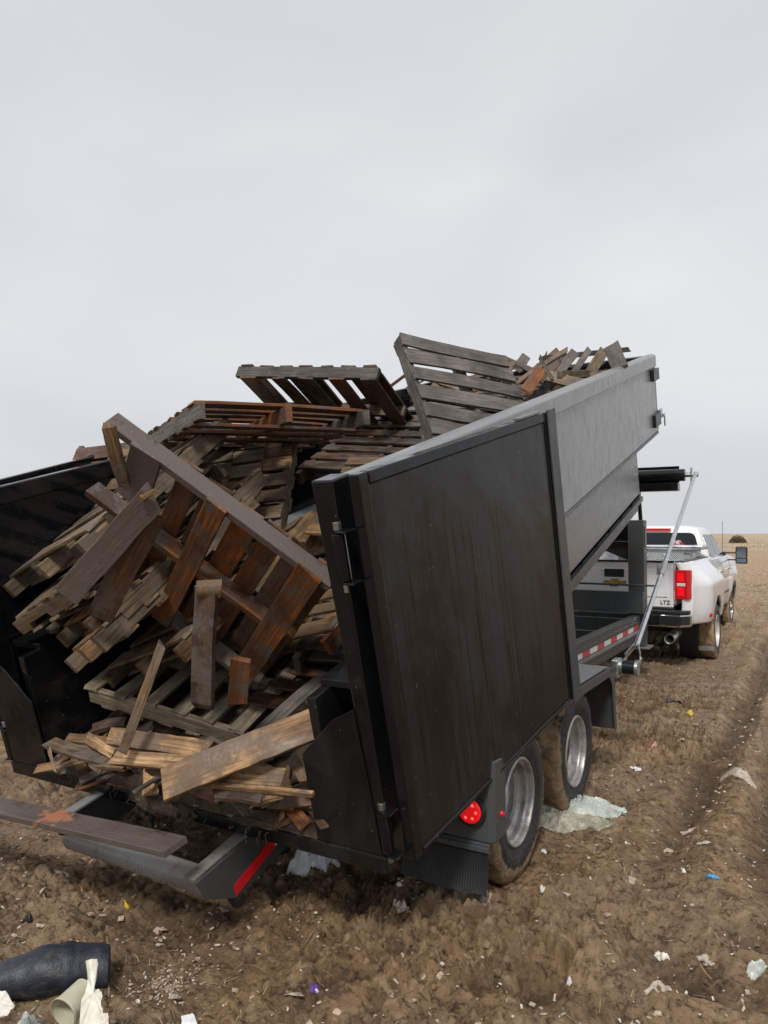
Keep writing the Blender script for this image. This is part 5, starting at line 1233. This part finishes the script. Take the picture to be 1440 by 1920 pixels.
# far scrub
m = MB(); bc = V(*(-68.914, 777.902, 0.000)); dist = bc.length; bc = bc*(150/dist); bc.z = 0; r = random.Random(5)
for i in range(5200):
    t = r.uniform(0, 6.283); u = r.random()**.5; hz = r.random(); x = math.cos(t)*u*1.55*(1-.25*hz**2); y = math.sin(t)*u*1.3; z = .05+1.35*hz*(1-.55*u**3)+.15*math.sin(t*3)
    p = bc+V(x, y, z); s = r.uniform(.05, .13); a = V(r.uniform(-1, 1), r.uniform(-1, 1), r.uniform(-1, 1)).normalized()*s; b = V(r.uniform(-1, 1), r.uniform(-1, 1), r.uniform(-1, 1)).normalized()*s
    m.add([p, p+a, p+b], [(0, 1, 2)])
crown_m = m
bush = thing('round_bush', tuple(bc), 'round dry brown bush on the horizon at the right', 'bush')
crown_m.build('crown', M['bushleaf'], bush)
m = MB()
for i in range(7): a = i*.9; m.tube([bc+V(.1*math.cos(a), .1*math.sin(a), -.05), bc+V(.8*math.cos(a), .7*math.sin(a), .8)], [.04, .015], 6)
m.build('stems', M['bushleaf'], bush)
m = MB(); R_ = np.random.RandomState(9)
for i in range(9000):
    dd = 95+170*R_.rand()**1.3; ang = rad(-30.6)+R_.uniform(-.62, .62); x, y = math.sin(ang)*dd, math.cos(ang)*dd
    if y < 92: continue
    s = R_.uniform(.06, .16); 
    for k in range(3):
        a = R_.uniform(0, 3.14); w = V(math.cos(a), math.sin(a), 0)*s*.35; t = V(R_.uniform(-.1, .1), R_.uniform(-.1, .1), s)
        m.add([V(x, y, 0)-w, V(x, y, 0)+w, V(x, y, 0)+t], [(0, 1, 2)])
o = m.build('dry_grass', M['drygrass'], None); tag(o, 'dry tan grass covering the far field', 'grass', None, 'stuff')

# clumps of wet dirt sticking to the tail beam
def blob(name, mat, c, sx, sy, sz, seed, label, cat, grp=None):
    m = MB(); n1, n2 = 16, 24; c = V(*c)
    for i in range(n1+1):
        ph = math.pi*i/n1
        for j in range(n2):
            t = 2*math.pi*j/n2; d = V(math.sin(ph)*math.cos(t), math.sin(ph)*math.sin(t), math.cos(ph))
            k = .62+.75*float(vnoise(np.array([d.x*1.7+d.z*2+seed]), np.array([d.y*1.7-d.z*1.3+seed*3]), seed)[0])+.35*float(vnoise(np.array([d.x*5+d.z*4+seed]), np.array([d.y*5-d.z*3]), seed+1)[0])
            m.v.append(c+V(d.x*sx*k, d.y*sy*k, d.z*sz*k))
    for i in range(n1):
        for j in range(n2): m.f.append((i*n2+j, (i+1)*n2+j, (i+1)*n2+(j+1) % n2, i*n2+(j+1) % n2))
    o = m.build(name, M[mat], None, smooth=True, org=c); tag(o, label, cat, grp); return o
DG = 'dirt clumps on the tail beam'
for i, (a, b_, c_, sx, sy, sz) in enumerate(((-.02, -.03, .0, .13, .035, .035), (-.17, -.02, .01, .06, .03, .03), (.12, -.025, -.02, .07, .03, .04), (-.52, -.01, .02, .09, .03, .02), (.55, .0, .02, .12, .03, .018))):
    blob('dirt_clump', 'soil', Bx(a, b_, c_), sx, sy, sz, 81+i, 'clump of wet dirt and splinters stuck on the edge of the tail beam', 'dirt clump', DG)
# root strands and straw hanging from the beam and caught in the pile
rs = random.Random(4); k_ = 0
for i in range(26):
    p = Bx(rs.uniform(-.9, .8), rs.uniform(-.03, .02), rs.uniform(-.01, .03)); pts = [p]
    for q in range(6): pts.append(pts[-1]+V(rs.uniform(-.012, .012), rs.uniform(-.012, .004), rs.uniform(-.022, .004)))
    m = MB(); m.tube(pts, [.0022, .002, .0018, .0016, .0014, .0012, .0008], 5); o = m.build('straw_strand', M['chips'], None, org=p); tag(o, 'thin straw strand hanging over the edge of the tail beam', 'straw', 'straw strands on the tail beam')
